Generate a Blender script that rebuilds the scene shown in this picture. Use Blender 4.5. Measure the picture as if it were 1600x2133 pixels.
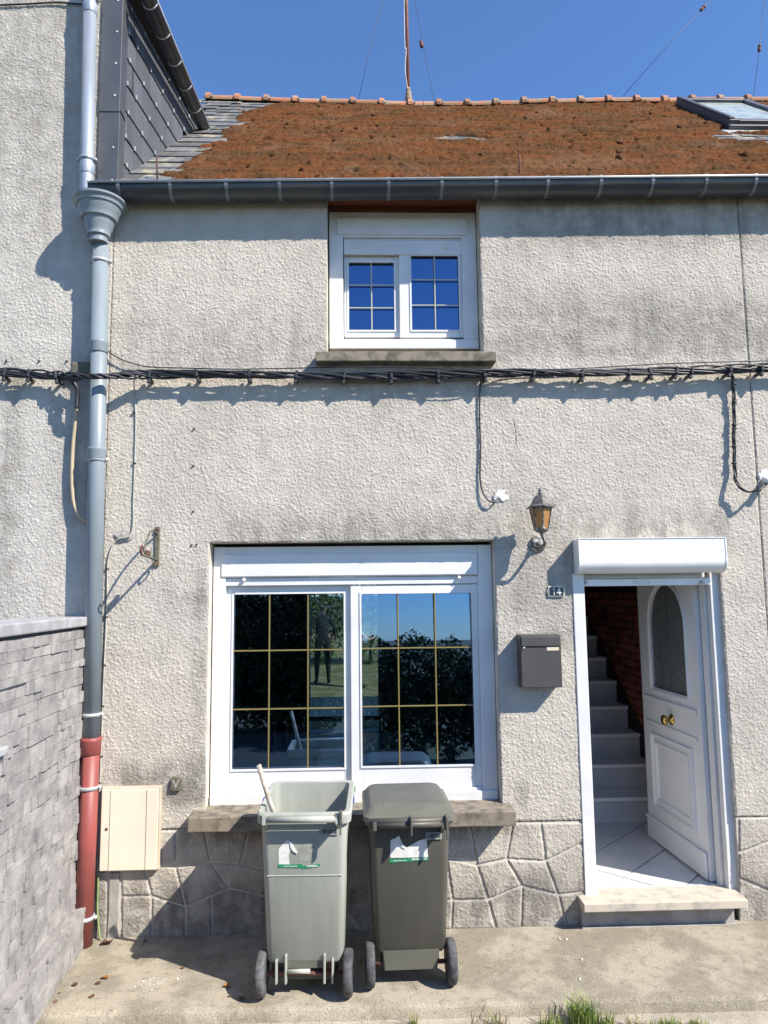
import bpy, bmesh, math, random
from mathutils import Vector, Matrix, noise
random.seed(7)
S = bpy.context.scene
for o in list(bpy.data.objects): bpy.data.objects.remove(o)
C = S.collection
# ------------------------------------------------------------------ camera
F, YAW, PIT, ROL = 1472.057, 0.03211022, 0.11287847, -0.01114200
D, ZC = 4.7, 2.10957
r_ = Vector((math.cos(YAW), -math.sin(YAW), 0))
f_ = Vector((math.sin(YAW)*math.cos(PIT), math.cos(YAW)*math.cos(PIT), math.sin(PIT)))
u_ = r_.cross(f_)
R_ = math.cos(ROL)*r_ + math.sin(ROL)*u_
U_ = -math.sin(ROL)*r_ + math.cos(ROL)*u_
cam = bpy.data.cameras.new('camera'); co = bpy.data.objects.new('camera', cam); C.objects.link(co)
cam.sensor_fit = 'VERTICAL'; cam.sensor_height = 32; cam.sensor_width = 24; cam.lens = F/2133*32
cam.clip_end = 2000; cam.clip_start = .05
co.matrix_world = Matrix(((R_.x, U_.x, -f_.x, 0), (R_.y, U_.y, -f_.y, -D), (R_.z, U_.z, -f_.z, ZC), (0, 0, 0, 1)))
S.camera = co
# ------------------------------------------------------------------ light
SUN = Vector((1.42, -1, 1.60)).normalized()
w = bpy.data.worlds.new('World'); S.world = w; w.use_nodes = True
nt = w.node_tree; bg = nt.nodes['Background']
sky = nt.nodes.new('ShaderNodeTexSky'); sky.sky_type = 'NISHITA'; sky.sun_disc = False
sky.sun_elevation = math.asin(SUN.z); sky.sun_rotation = math.atan2(SUN.x, SUN.y)
sky.altitude = 0; sky.air_density = 1.0; sky.dust_density = 0.0; sky.ozone_density = 10
nt.links.new(sky.outputs[0], bg.inputs[0]); bg.inputs[1].default_value = 0.128
sl = bpy.data.lights.new('sun', 'SUN'); sl.energy = 5.0; sl.angle = math.radians(.5); sl.color = (1, .93, .82)
so = bpy.data.objects.new('sun', sl); C.objects.link(so); so.rotation_euler = SUN.to_track_quat('Z', 'Y').to_euler(); so.location = SUN*20
S.view_settings.view_transform = 'Standard'; S.view_settings.look = 'None'
S.view_settings.exposure = 0.85; S.view_settings.gamma = 1

# ------------------------------------------------------------------ pixel -> place
def ray(px, py): return f_*F + R_*(px-800) - U_*(py-1066.5)
def W(px, py, Y=0.0):
    d = ray(px, py); t = (Y+D)/d.y
    return Vector((t*d.x, Y, ZC+t*d.z))
def G(px, py, z=0.0):
    d = ray(px, py); t = (z-ZC)/d.z
    return Vector((t*d.x, t*d.y-D, z))
def rect(x0, y0, x1, y1, Y=0.0):
    my, mx = (y0+y1)/2, (x0+x1)/2
    return W(x0, my, Y).x, W(x1, my, Y).x, W(mx, y1, Y).z, W(mx, y0, Y).z

# ------------------------------------------------------------------ materials
def nn(t, typ, **kw):
    n = t.nodes.new(typ)
    for k, v in kw.items():
        if k.startswith('i_'):
            k2 = k[2:]; n.inputs[int(k2) if k2.isdigit() else k2].default_value = v
        else: setattr(n, k, v)
    return n
def newmat(name):
    m = bpy.data.materials.new(name); m.use_nodes = True
    return m, m.node_tree, m.node_tree.nodes['Principled BSDF']
def v4(c): return (c[0], c[1], c[2], 1)
def mixc(t, fac, a, b, blend='MIX'):
    n = t.nodes.new('ShaderNodeMix'); n.data_type = 'RGBA'; n.blend_type = blend
    for sock, val in ((0, fac), (6, a), (7, b)):
        if isinstance(val, (int, float)): n.inputs[sock].default_value = val
        elif isinstance(val, tuple): n.inputs[sock].default_value = v4(val)
        else: t.links.new(val, n.inputs[sock])
    return n.outputs[2]
def mth(t, op, a, b=None, clamp=False):
    n = t.nodes.new('ShaderNodeMath'); n.operation = op; n.use_clamp = clamp
    for i, v in enumerate((a, b)):
        if v is None: continue
        if isinstance(v, (int, float)): n.inputs[i].default_value = v
        else: t.links.new(v, n.inputs[i])
    return n.outputs[0]
def mr(t, v, a, b, c=0, d=1):
    n = nn(t, 'ShaderNodeMapRange', interpolation_type='SMOOTHSTEP'); t.links.new(v, n.inputs[0])
    for i, x in enumerate((a, b, c, d)): n.inputs[i+1].default_value = x
    return n.outputs[0]
def noisetex(t, vec, scale, detail=3, rough=.55, stretch=None):
    if stretch:
        mp = nn(t, 'ShaderNodeMapping'); mp.inputs['Scale'].default_value = stretch; t.links.new(vec, mp.inputs[0]); vec = mp.outputs[0]
    n = nn(t, 'ShaderNodeTexNoise'); n.inputs['Scale'].default_value = scale; n.inputs['Detail'].default_value = detail; n.inputs['Roughness'].default_value = rough
    t.links.new(vec, n.inputs['Vector']); return n.outputs['Fac']
def mat(name, c1, c2=None, scale=8, rough=.6, bump=0, bscale=80, metal=0, spec=.5, lo=.35, hi=.65, rand=0, stretch=None, dist=.003, detail=4):
    m, t, p = newmat(name)
    p.inputs['Roughness'].default_value = rough; p.inputs['Metallic'].default_value = metal
    p.inputs['Specular IOR Level'].default_value = spec
    pos = nn(t, 'ShaderNodeNewGeometry').outputs['Position']
    col = c1
    if c2:
        fac = mr(t, noisetex(t, pos, scale, detail, .6, stretch), lo, hi)
        col = mixc(t, fac, c1, c2)
    if rand:
        oi = nn(t, 'ShaderNodeObjectInfo').outputs['Random']
        v = mr(t, oi, 0, 1, 1-rand, 1+rand)
        hs = nn(t, 'ShaderNodeHueSaturation'); t.links.new(v, hs.inputs['Value'])
        if isinstance(col, tuple): hs.inputs['Color'].default_value = v4(col)
        else: t.links.new(col, hs.inputs['Color'])
        col = hs.outputs[0]
    if isinstance(col, tuple): p.inputs['Base Color'].default_value = v4(col)
    else: t.links.new(col, p.inputs['Base Color'])
    if bump:
        b = nn(t, 'ShaderNodeBump'); b.inputs['Strength'].default_value = bump; b.inputs['Distance'].default_value = dist
        t.links.new(noisetex(t, pos, bscale, 4, .6), b.inputs['Height']); t.links.new(b.outputs[0], p.inputs['Normal'])
    return m

def stucco(name, base, boxes, dirt=.5, bd=.014, bs=1.0):
    """rough sprayed render; boxes = soot/damp stains (x0,x1,z0,z1,soft,strength)"""
    m, t, p = newmat(name)
    p.inputs['Roughness'].default_value = .92; p.inputs['Specular IOR Level'].default_value = .15
    pos = nn(t, 'ShaderNodeNewGeometry').outputs['Position']
    sp = nn(t, 'ShaderNodeSeparateXYZ'); t.links.new(pos, sp.inputs[0])
    X, Z = sp.outputs[0], sp.outputs[2]
    big = noisetex(t, pos, 1.3, 5, .6); streak = noisetex(t, pos, 5, 4, .6, (1.6, 1, .16)); mid = noisetex(t, pos, 9, 4, .65); blot = noisetex(t, pos, 4.5, 6, .7)
    grain = noisetex(t, pos, 92*bs, 3, .7)
    d = mth(t, 'MULTIPLY', mr(t, big, .42, .72), .35*dirt)
    d = mth(t, 'ADD', d, mth(t, 'MULTIPLY', mr(t, streak, .52, .82), .35*dirt))
    for (x0, x1, z0, z1, sx, sz0, sz1, s) in boxes:
        a = mth(t, 'MULTIPLY', mr(t, X, x0-sx, x0+sx), mr(t, X, x1-sx, x1+sx, 1, 0))
        b = mth(t, 'MULTIPLY', mr(t, Z, z0-sz0, z0+sz0), mr(t, Z, z1-sz1, z1+sz1, 1, 0))
        k = mth(t, 'MULTIPLY', mth(t, 'MULTIPLY', a, b), mr(t, mth(t, 'ADD', mth(t, 'MULTIPLY', streak, .35), mth(t, 'ADD', mth(t, 'MULTIPLY', blot, .3), mth(t, 'MULTIPLY', mid, .35))), .4, .6, .25, 1))
        d = mth(t, 'ADD', d, mth(t, 'MULTIPLY', k, s*1.2))
    d = mth(t, 'MINIMUM', d, .85)
    pit = mr(t, grain, .36, .56, 0, 1)
    dirtc = mixc(t, mr(t, mid, .4, .6), (.13, .125, .115), (.21, .19, .165))
    lightc = mixc(t, mr(t, mid, .35, .7), base, tuple(c*.86 for c in base))
    # dirt mix is stronger where the grain noise is low
    dd = mth(t, 'MULTIPLY', d, mr(t, grain, .3, .7, 1.25, .75), True)
    col = mixc(t, dd, lightc, dirtc)
    t.links.new(col, p.inputs['Base Color'])
    vor = nn(t, 'ShaderNodeTexVoronoi', feature='SMOOTH_F1'); vor.inputs['Scale'].default_value = 78*bs; t.links.new(pos, vor.inputs['Vector'])
    vor.inputs['Smoothness'].default_value = .6
    h = mth(t, 'ADD', mth(t, 'MULTIPLY', grain, 1.3), mth(t, 'MULTIPLY', vor.outputs['Distance'], -.55))
    b = nn(t, 'ShaderNodeBump'); b.inputs['Strength'].default_value = 1; b.inputs['Distance'].default_value = bd
    t.links.new(h, b.inputs['Height']); t.links.new(b.outputs[0], p.inputs['Normal'])
    return m

def glass(name, refl=.22, tint=(.75, .82, .85)):
    m, t, p = newmat(name); t.nodes.remove(p)
    lw = nn(t, 'ShaderNodeFresnel'); lw.inputs[0].default_value = 1.5
    fac = mth(t, 'ADD', mth(t, 'MULTIPLY', lw.outputs[0], 1.6), refl-.064, True)
    tr = nn(t, 'ShaderNodeBsdfTransparent'); tr.inputs[0].default_value = v4(tint)
    gl = nn(t, 'ShaderNodeBsdfGlossy'); gl.inputs['Roughness'].default_value = .003; gl.inputs[0].default_value = (.36, .60, 1, 1)  # blue of the mirrored sky is tinted into the gloss colour
    mx = nn(t, 'ShaderNodeMixShader'); t.links.new(fac, mx.inputs[0]); t.links.new(tr.outputs[0], mx.inputs[1]); t.links.new(gl.outputs[0], mx.inputs[2])
    t.links.new(mx.outputs[0], t.nodes['Material Output'].inputs[0]); return m

# stain boxes come from where the wall carries them
ST = [
 (-2.2, 4.3, 2.22, 3.0, .3, .25, .12, 0),
 (-.25, 1.05, 3.4, 3.85, .12, .25, .04, .35),
 (-.95, .95, 2.37, 2.62, .18, .03, .12, .5),
 (1.0, 1.45, 1.95, 2.75, .12, .15, .25, .4),
 (1.45, 2.5, 2.32, 2.62, .12, .04, .12, .6),
 (1.15, 1.5, 1.72, 1.88, .06, .05, .06, .5),
 (1.0, 3.2, 3.7, 4.15, .25, .06, .2, .55),
 (1.05, 4.2, 4.5, 4.95, .1, .12, .02, .5),
 (-1.7, -.2, 3.6, 4.0, .25, .1, .25, .3),
 (-1.6, -.95, .78, 1.03, .08, .05, .1, .75),
 (-1.3, -.9, 2.0, 2.2, .08, .1, .12, .3),
 (-1.1, -1.0, 1.0, 2.2, .06, .3, .2, .4),
 (.95, 1.06, .72, .9, .03, .05, .08, .35),
 (-3, 4.4, -.2, .3, .1, .05, .1, .72),
 (-1.9, 4, .2, .55, .2, .2, .2, .2),
 (-1.15, 1.0, .55, .66, .08, .08, .03, .8),
]
M = {}
M['stucco'] = stucco('stucco_render', (.53, .487, .425), ST, .6)
M['stucco_d'] = stucco('displaced_stucco', (.53, .487, .425), ST, .6, .0035, 1.5)
NB = ((.53, .497, .45), [(-2.05, -1.72, 2.5, 3.75, .1, .4, .05, .3), (-2.4, -2.25, 2.2, 3.7, .05, .3, .1, .45), (-6, -1.7, -.1, .4, .1, .1, .2, .5), (-3, -1.9, 4.6, 6.9, .3, .5, .3, .35)], .6)
M['stucco_n'] = stucco('stucco_neighbour', *NB); M['stucco_nd'] = stucco('displaced_neighbour_stucco', *NB, .0035, 1.5)
M['reveal'] = mat('cream_reveal_render', (.62, .57, .48), (.42, .38, .32), 6, .9, .25, 120)
M['pvc'] = mat('white_pvc', (.70, .70, .69), (.63, .63, .62), 3, .32, 0, spec=.5)
M['pvc_b'] = mat('white_lacquered_aluminium', (.82, .82, .81), (.75, .75, .73), 5, .3)
M['glass'] = glass('window_glass', .26, (.62, .70, .72))
M['glass_up'] = glass('upper_window_glass', .24, (.5, .55, .6))
M['brass'] = mat('brass_muntin', (.24, .185, .065), None, rough=.35, metal=.15)
M['brassl'] = mat('pale_brass_muntin', (.45, .43, .34), None, rough=.35, metal=.1)
M['brassk'] = mat('polished_brass', (.55, .36, .10), None, rough=.18, metal=1)
M['sill'] = mat('weathered_concrete', (.235, .20, .155), (.10, .09, .072), 14, .95, .6, 160, lo=.4, hi=.68, dist=.004)
M['zinc'] = mat('zinc_gutter', (.06, .07, .082), (.095, .10, .10), 4, .42, .1, 30, metal=.55, stretch=(.5, 2, 2))
M['zincl'] = mat('bright_zinc', (.50, .51, .52), (.40, .41, .42), 8, .4, 0, metal=.25)
M['strap'] = mat('grey_zinc_strap', (.20, .21, .22), (.15, .16, .165), 12, .45, 0, metal=.3)
M['pipe'] = mat('grey_blue_pipe', (.215, .255, .285), (.185, .22, .245), 3, .4, .1, 20, spec=.4, stretch=(4, 4, .5))
M['pipe_n'] = mat('light_zinc_pipe', (.36, .40, .46), (.28, .32, .37), 3, .38, .1, 20, metal=.4, stretch=(4, 4, .5))
M['redp'] = mat('red_brown_pipe', (.27, .062, .056), (.22, .06, .052), 7, .5, .1, 40)
M['fib'] = mat('fibre_cement_slate', (.098, .104, .115), (.085, .09, .10), 3, .5, .15, 120, rand=.12)
M['flash'] = mat('grey_metal_flashing', (.10, .105, .115), (.085, .09, .10), 4, .42, 0, metal=.3)
M['slate'] = mat('old_roof_slate', (.105, .108, .112), (.30, .27, .19), 7, .75, .5, 60, lo=.5, hi=.7, rand=.3)
M['deck'] = mat('roof_underlay', (.05, .04, .03), (.08, .06, .04), 10, .9)
M['terra'] = mat('terracotta_ridge', (.40, .16, .085), (.27, .20, .13), 14, .9, .6, 60, lo=.42, hi=.62, rand=.2)
M['mortar'] = mat('ridge_mortar', (.30, .23, .17), (.18, .12, .08), 18, .95, .6, 60)
M['rust'] = mat('rusted_iron', (.16, .06, .04), (.09, .05, .04), 25, .8, .3, 90)
M['mast'] = mat('rusty_mast_paint', (.34, .13, .11), (.22, .09, .07), 20, .6)
M['wood'] = mat('stained_wood_board', (.19, .06, .025), (.12, .035, .018), 6, .6, .3, 40, stretch=(.3, 3, 8))
M['black'] = mat('black_cable', (.022, .024, .03), None, rough=.45)
M['blackc'] = mat('black_plastic_clip', (.03, .03, .034), None, rough=.5)
M['white_c'] = mat('off_white_cable', (.48, .46, .42), (.34, .32, .28), 15, .6)
M['beige'] = mat('beige_conduit', (.42, .34, .23), (.36, .30, .21), 6, .55)
M['greenw'] = mat('green_yellow_wire', (.16, .27, .12), (.25, .30, .10), 20, .5)
M['plaster'] = mat('white_plaster_dab', (.72, .71, .68), (.55, .53, .5), 25, .95, .5, 60)
M['cream'] = mat('cream_plastic_box', (.72, .65, .52), (.66, .60, .48), 3, .45)
M['creamd'] = mat('dull_cream_box_body', (.52, .45, .35), (.45, .39, .30), 6, .55)
M['mailbox'] = mat('dark_grey_lacquer', (.075, .068, .066), (.066, .06, .058), 5, .42, .1, 300)
M['label'] = mat('cream_name_label', (.62, .54, .42), None, rough=.5)
M['steel'] = mat('steel_lock', (.55, .55, .55), None, rough=.25, metal=1)
M['navy'] = mat('navy_enamel', (.012, .018, .05), None, rough=.2)
M['ivory'] = mat('ivory_enamel', (.72, .68, .55), (.58, .52, .40), 30, .35)
M['lampm'] = mat('weathered_lamp_metal', (.16, .15, .15), (.07, .065, .065), 40, .55, .3, 120, metal=.3)
M['lampw'] = mat('chipped_white_lamp_metal', (.50, .49, .47), (.10, .095, .09), 42, .6, .3, 120, lo=.38, hi=.5)
m_, t_, p_ = newmat('amber_lamp_glass'); p_.inputs['Base Color'].default_value = (.52, .27, .09, 1); p_.inputs['Roughness'].default_value = .35; p_.inputs['Transmission Weight'].default_value = .45; M['amber'] = m_
M['bronze'] = mat('verdigris_bronze', (.085, .08, .055), (.14, .13, .09), 40, .7, .4, 120)
M['binl'] = mat('sage_grey_plastic', (.365, .38, .335), (.315, .33, .29), 3, .5, .15, 200, stretch=(3, 3, .6))
M['bind'] = mat('dark_olive_grey_plastic', (.088, .085, .07), (.075, .072, .06), 3, .5, .15, 200, stretch=(3, 3, .6))
M['bind2'] = mat('olive_grey_plastic', (.13, .13, .105), (.11, .11, .09), 4, .5)
M['rubber'] = mat('worn_rubber', (.035, .036, .04), (.08, .08, .085), 30, .8, .3, 90)
M['rubg'] = mat('dusty_grey_rubber', (.12, .12, .125), (.05, .05, .055), 25, .85, .3, 90)
M['paper'] = mat('white_paper_sticker', (.78, .77, .74), (.66, .64, .6), 30, .7)
M['scuff'] = mat('sticker_glue_residue', (.27, .265, .225), (.33, .34, .295), 30, .8)
M['green'] = mat('green_sticker_band', (.02, .24, .11), None, rough=.6)
M['stickw'] = mat('painted_broom_stick', (.55, .52, .46), (.34, .27, .2), 20, .7)
M['blue'] = mat('blue_tape', (.06, .09, .45), None, rough=.5)
M['bartag'] = mat('grey_barcode_label', (.36, .36, .33), (.28, .28, .26), 60, .6)
M['ink'] = mat('black_print', (.02, .02, .02), None, rough=.6)
M['slip'] = mat('split_stone_slip', (.325, .31, .30), (.225, .215, .215), 9, .9, .8, 70, rand=.12, dist=.007)
M['slipb'] = mat('stone_mortar_bed', (.10, .095, .09), None, rough=.95)
M['coping'] = mat('concrete_coping', (.36, .36, .37), (.27, .27, .28), 8, .85, .4, 120)
M['tile'] = mat('white_glazed_floor_tile', (.62, .62, .62), (.56, .56, .57), 3, .12)
M['grout'] = mat('dark_grout', (.06, .06, .065), None, rough=.9)
M['stair'] = mat('grey_painted_stair', (.55, .55, .56), (.47, .47, .48), 4, .4)
M['nose'] = mat('pale_stair_nosing', (.75, .75, .74), None, rough=.4)
M['brick'] = mat('dark_red_brick', (.31, .08, .042), (.15, .04, .025), 9, .8, .6, 60, rand=.35)
M['brickj'] = mat('brick_joint', (.035, .02, .016), None, rough=.95)
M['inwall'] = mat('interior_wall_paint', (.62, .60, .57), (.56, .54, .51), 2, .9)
M['indark'] = mat('painted_shade_dark', (.045, .042, .045), (.035, .033, .034), 2, .9)  # near-black base colour stands in for the shade of unlit rooms
M['floor'] = mat('room_floor_tile', (.33, .36, .38), (.28, .31, .33), 2, .15)
M['table'] = mat('dark_polished_table', (.02, .028, .024), None, rough=.12)
M['mould'] = mat('grey_door_paint', (.70, .71, .72), (.66, .67, .68), 3, .35)
M['frost'] = mat('leaded_grey_glass', (.13, .145, .14), (.10, .11, .108), 30, .12, .3, 60)
M['sash'] = mat('anthracite_skylight', (.06, .062, .072), (.085, .085, .09), 8, .5, .2, 60)
M['skyglass'] = mat('dusty_skylight_glass', (.30, .34, .33), (.42, .46, .42), 9, .22, spec=.8)
M['asph'] = mat('asphalt', (.05, .05, .05), (.04, .04, .042), 6, .95, .6, 120)
M['leaf'] = mat('shrub_leaf', (.075, .15, .028), (.035, .085, .018), 3, .6, detail=2)
M['leafd'] = mat('dark_hedge_leaf', (.045, .09, .02), (.022, .05, .014), 3, .6, detail=2)
M['bark'] = mat('bark', (.09, .07, .05), (.05, .04, .03), 30, .95, .6, 60)
M['grassm'] = mat('grass_blade', (.12, .20, .03), (.20, .24, .05), 8, .6, detail=2)
M['dryg'] = mat('dry_grass_blade', (.30, .24, .12), None, rough=.8)
M['dead'] = mat('dead_leaf', (.13, .065, .035), (.07, .04, .025), 60, .8, rand=.3)
M['dead2'] = mat('ochre_dead_leaf', (.32, .16, .04), (.2, .1, .03), 60, .7)
M['lawn'] = mat('garden_ground', (.12, .15, .045), (.25, .22, .12), 2.5, .95, .8, 30, lo=.4, hi=.6, dist=.02)
M['ground'] = mat('verge_ground', (.09, .10, .05), (.16, .14, .09), 2.5, .95, .8, 30, dist=.02)
M['gravel'] = mat('grit', (.20, .17, .15), (.10, .085, .08), 40, .95, .9, 90, rand=.3)
M['skin'] = mat('skin', (.50, .30, .22), None, rough=.55)
M['hair'] = mat('dark_hair', (.02, .016, .013), None, rough=.6)
M['jumper'] = mat('navy_jumper', (.014, .019, .028), (.011, .015, .022), 20, .9)
M['trouser'] = mat('black_trousers', (.014, .014, .017), None, rough=.9)
M['shirt'] = mat('pale_shirt', (.5, .5, .52), None, rough=.9)
M['plug'] = mat('dark_wall_plug', (.03, .028, .026), None, rough=.8)
M['crack'] = mat('crack_shadow_filler', (.05, .045, .04), None, rough=1)
M['groove'] = mat('pale_groove_render', (.52, .48, .42), (.42, .385, .335), 12, .95, .4, 120)
M['cement'] = mat('smooth_cement_patch', (.36, .34, .31), (.26, .245, .22), 7, .9, .3, 60)

def concrete_slab(name, a, b, c, sc):
    m, t, p = newmat(name); p.inputs['Roughness'].default_value = .95; p.inputs['Specular IOR Level'].default_value = .2
    pos = nn(t, 'ShaderNodeNewGeometry').outputs['Position']
    n1 = noisetex(t, pos, 2.2, 5, .65); n2 = noisetex(t, pos, 16, 5, .7); n3 = noisetex(t, pos, 130, 3, .65)
    col = mixc(t, mr(t, n1, .42, .58), a, b)
    col = mixc(t, mth(t, 'MULTIPLY', mr(t, n2, .5, .72), .7), col, c)
    col = mixc(t, mth(t, 'MULTIPLY', mr(t, n3, .56, .66), .6), col, (.10, .09, .075))
    col = mixc(t, mth(t, 'MULTIPLY', mr(t, n3, .34, .44, 1, 0), .5), col, (.52, .48, .40))
    t.links.new(col, p.inputs['Base Color'])
    b_ = nn(t, 'ShaderNodeBump'); b_.inputs['Strength'].default_value = .9; b_.inputs['Distance'].default_value = .006
    t.links.new(mth(t, 'ADD', n2, n3), b_.inputs['Height']); t.links.new(b_.outputs[0], p.inputs['Normal'])
    return m
M['slab'] = concrete_slab('stained_concrete_slab', (.37, .33, .26), (.25, .222, .17), (.16, .137, .10), 2)
M['kerb'] = concrete_slab('pale_concrete_strip', (.42, .38, .31), (.34, .30, .24), (.24, .20, .15), 2)
M['step'] = mat('pale_stone_step', (.50, .44, .36), (.36, .33, .29), 12, .85, .4, 120, lo=.45, hi=.68)

def moss_mat():
    m, t, p = newmat('rusty_brown_moss'); p.inputs['Roughness'].default_value = 1; p.inputs['Specular IOR Level'].default_value = .05
    pos = nn(t, 'ShaderNodeNewGeometry').outputs['Position']
    a = noisetex(t, pos, 3.2, 6, .7, (.6, 1, 1.6)); b = noisetex(t, pos, 18, 5, .75, (.55, 1, 1.8)); c = noisetex(t, pos, 75, 3, .6)
    col = mixc(t, mr(t, a, .38, .64), (.145, .052, .020), (.078, .042, .020))
    col = mixc(t, mth(t, 'MULTIPLY', mr(t, b, .52, .7), .75), col, (.085, .055, .020))
    col = mixc(t, mth(t, 'MULTIPLY', mr(t, noisetex(t, pos, 1.6, 5, .7), .48, .68), .6), col, (.16, .095, .055))
    col = mixc(t, mth(t, 'MULTIPLY', mr(t, c, .35, .6, 1, 0), .5), col, (.055, .030, .014))
    col = mixc(t, mth(t, 'MULTIPLY', mr(t, c, .6, .75), .35), col, (.27, .13, .05))
    t.links.new(col, p.inputs['Base Color'])
    bu = nn(t, 'ShaderNodeBump'); bu.inputs['Strength'].default_value = 1; bu.inputs['Distance'].default_value = .01
    t.links.new(c, bu.inputs['Height']); t.links.new(bu.outputs[0], p.inputs['Normal'])
    return m
M['moss'] = moss_mat()

# ------------------------------------------------------------------ builders
WM = {}
def reg(o, parent, mw):
    C.objects.link(o); WM[o] = mw
    if parent is not None:
        o.parent = parent; o.matrix_parent_inverse = Matrix.Identity(4)
        o.matrix_local = WM[parent].inverted() @ mw
    else: o.matrix_world = mw
    return o
def tag(o, label=None, cat=None, group=None, kind=None):
    if label: o['label'] = label
    if cat: o['category'] = cat
    if group: o['group'] = group
    if kind: o['kind'] = kind
    return o
def empty(name, loc, rz=0, label=None, cat=None, group=None):
    o = bpy.data.objects.new(name, None); o.empty_display_size = .1
    reg(o, None, Matrix.Translation(loc) @ Matrix.Rotation(rz, 4, 'Z'))
    return tag(o, label, cat, group)
def mats_of(o, m):
    for k in (m if isinstance(m, (list, tuple)) else [m]): o.data.materials.append(M[k])
def obj(name, vs, fs, m, parent=None, smooth=False, fm=None, frame=None):
    """vs in world coordinates (or in frame's coordinates); origin goes to the base centre"""
    vs = [Vector(v) for v in vs]
    lo = [min(v[i] for v in vs) for i in range(3)]; hi = [max(v[i] for v in vs) for i in range(3)]
    org = Vector(((lo[0]+hi[0])/2, (lo[1]+hi[1])/2, lo[2]))
    me = bpy.data.meshes.new(name); me.from_pydata([v-org for v in vs], [], fs); me.update()
    o = bpy.data.objects.new(name, me); mats_of(o, m)
    if fm:
        for p, i in zip(me.polygons, fm): p.material_index = i
    if smooth:
        for p in me.polygons: p.use_smooth = True
    mw = (frame or Matrix.Identity(4)) @ Matrix.Translation(org)
    return reg(o, parent, mw)
def bm_obj(name, bm, m, parent=None, smooth=False, frame=None):
    bmesh.ops.recalc_face_normals(bm, faces=bm.faces)
    bm.verts.index_update(); vs = [v.co.copy() for v in bm.verts]; fs = [[v.index for v in f.verts] for f in bm.faces]; fm = [f.material_index for f in bm.faces]
    bm.free(); return obj(name, vs, fs, m, parent, smooth, fm if isinstance(m, (list, tuple)) else None, frame)
def bm_box(bm, x0, x1, y0, y1, z0, z1):
    v = [bm.verts.new((x, y, z)) for z in (z0, z1) for x, y in ((x0, y0), (x1, y0), (x1, y1), (x0, y1))]
    return [bm.faces.new([v[i] for i in q]) for q in ((3, 2, 1, 0), (4, 5, 6, 7), (0, 1, 5, 4), (1, 2, 6, 5), (2, 3, 7, 6), (3, 0, 4, 7))]
def bevel(bm, w, seg=2, edges=None):
    bmesh.ops.bevel(bm, geom=list(edges or bm.edges), offset=w, segments=seg, affect='EDGES', profile=.5)
def box(name, x0, x1, y0, y1, z0, z1, m, parent=None, bev=.003, seg=1, frame=None):
    x0, x1 = min(x0, x1), max(x0, x1); y0, y1 = min(y0, y1), max(y0, y1); z0, z1 = min(z0, z1), max(z0, z1)
    bm = bmesh.new(); bm_box(bm, x0, x1, y0, y1, z0, z1)
    if bev: bevel(bm, min(bev, .4*min(x1-x0, y1-y0, z1-z0)), seg)
    return bm_obj(name, bm, m, parent, frame=frame)
def poly_off(pts, d):
    n = len(pts); A = sum(pts[i][0]*pts[(i+1) % n][1]-pts[(i+1) % n][0]*pts[i][1] for i in range(n)); s = 1 if A > 0 else -1
    out = []
    for i in range(n):
        p0, p1, p2 = Vector(pts[i-1]), Vector(pts[i]), Vector(pts[(i+1) % n])
        e1 = (p1-p0).normalized(); e2 = (p2-p1).normalized()
        n1 = Vector((-e1.y, e1.x))*s; n2 = Vector((-e2.y, e2.x))*s
        k = max(.35, 1+n1.dot(n2)); out.append(p1+(n1+n2)*d/k)
    return out
def xz_prism(name, pts, y0, y1, m, parent=None, inset0=0, inset1=0, frame=None):
    """polygon in X,Z; front (toward the street) at y0, back at y1"""
    a = poly_off(pts, inset0) if inset0 else [Vector(p) for p in pts]; b = poly_off(pts, inset1) if inset1 else [Vector(p) for p in pts]
    n = len(pts); bm = bmesh.new()
    va = [bm.verts.new((p[0], y0, p[1])) for p in a]; vb = [bm.verts.new((p[0], y1, p[1])) for p in b]
    bm.faces.new(va); bm.faces.new(vb[::-1])
    for i in range(n): bm.faces.new((va[i], vb[i], vb[(i+1) % n], va[(i+1) % n]))
    return bm_obj(name, bm, m, parent, frame=frame)
def catmull(pts, n=6):
    pts = [Vector(p) for p in pts]; P = [pts[0]*2-pts[1]]+pts+[pts[-1]*2-pts[-2]]; out = []
    for i in range(1, len(P)-2):
        for k in range(n):
            t = k/n; a, b, c, d = P[i-1], P[i], P[i+1], P[i+2]
            out.append(.5*((2*b)+(c-a)*t+(2*a-5*b+4*c-d)*t*t+(3*b-a-3*c+d)*t**3))
    return out+[pts[-1]]
def bm_tube(bm, pts, r, seg=8, caps=True):
    pts = [Vector(p) for p in pts]; n = len(pts); rs = r if isinstance(r, (list, tuple)) else [r]*n
    up = None; rings = []
    for i, p in enumerate(pts):
        d = (pts[min(i+1, n-1)]-pts[max(i-1, 0)]).normalized()
        if up is None: up = d.orthogonal().normalized()
        else: up = (up-d*up.dot(d)).normalized()
        s = d.cross(up)
        rings.append([bm.verts.new(p+(up*math.cos(a)+s*math.sin(a))*rs[i]) for a in [2*math.pi*k/seg for k in range(seg)]])
    for a, b in zip(rings, rings[1:]):
        for k in range(seg): bm.faces.new((a[k], a[(k+1) % seg], b[(k+1) % seg], b[k]))
    if caps: bm.faces.new(rings[0][::-1]); bm.faces.new(rings[-1])
def tube(name, pts, r, m, parent=None, seg=8, smooth=True, frame=None):
    bm = bmesh.new(); bm_tube(bm, pts, r, seg); return bm_obj(name, bm, m, parent, smooth, frame)
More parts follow.
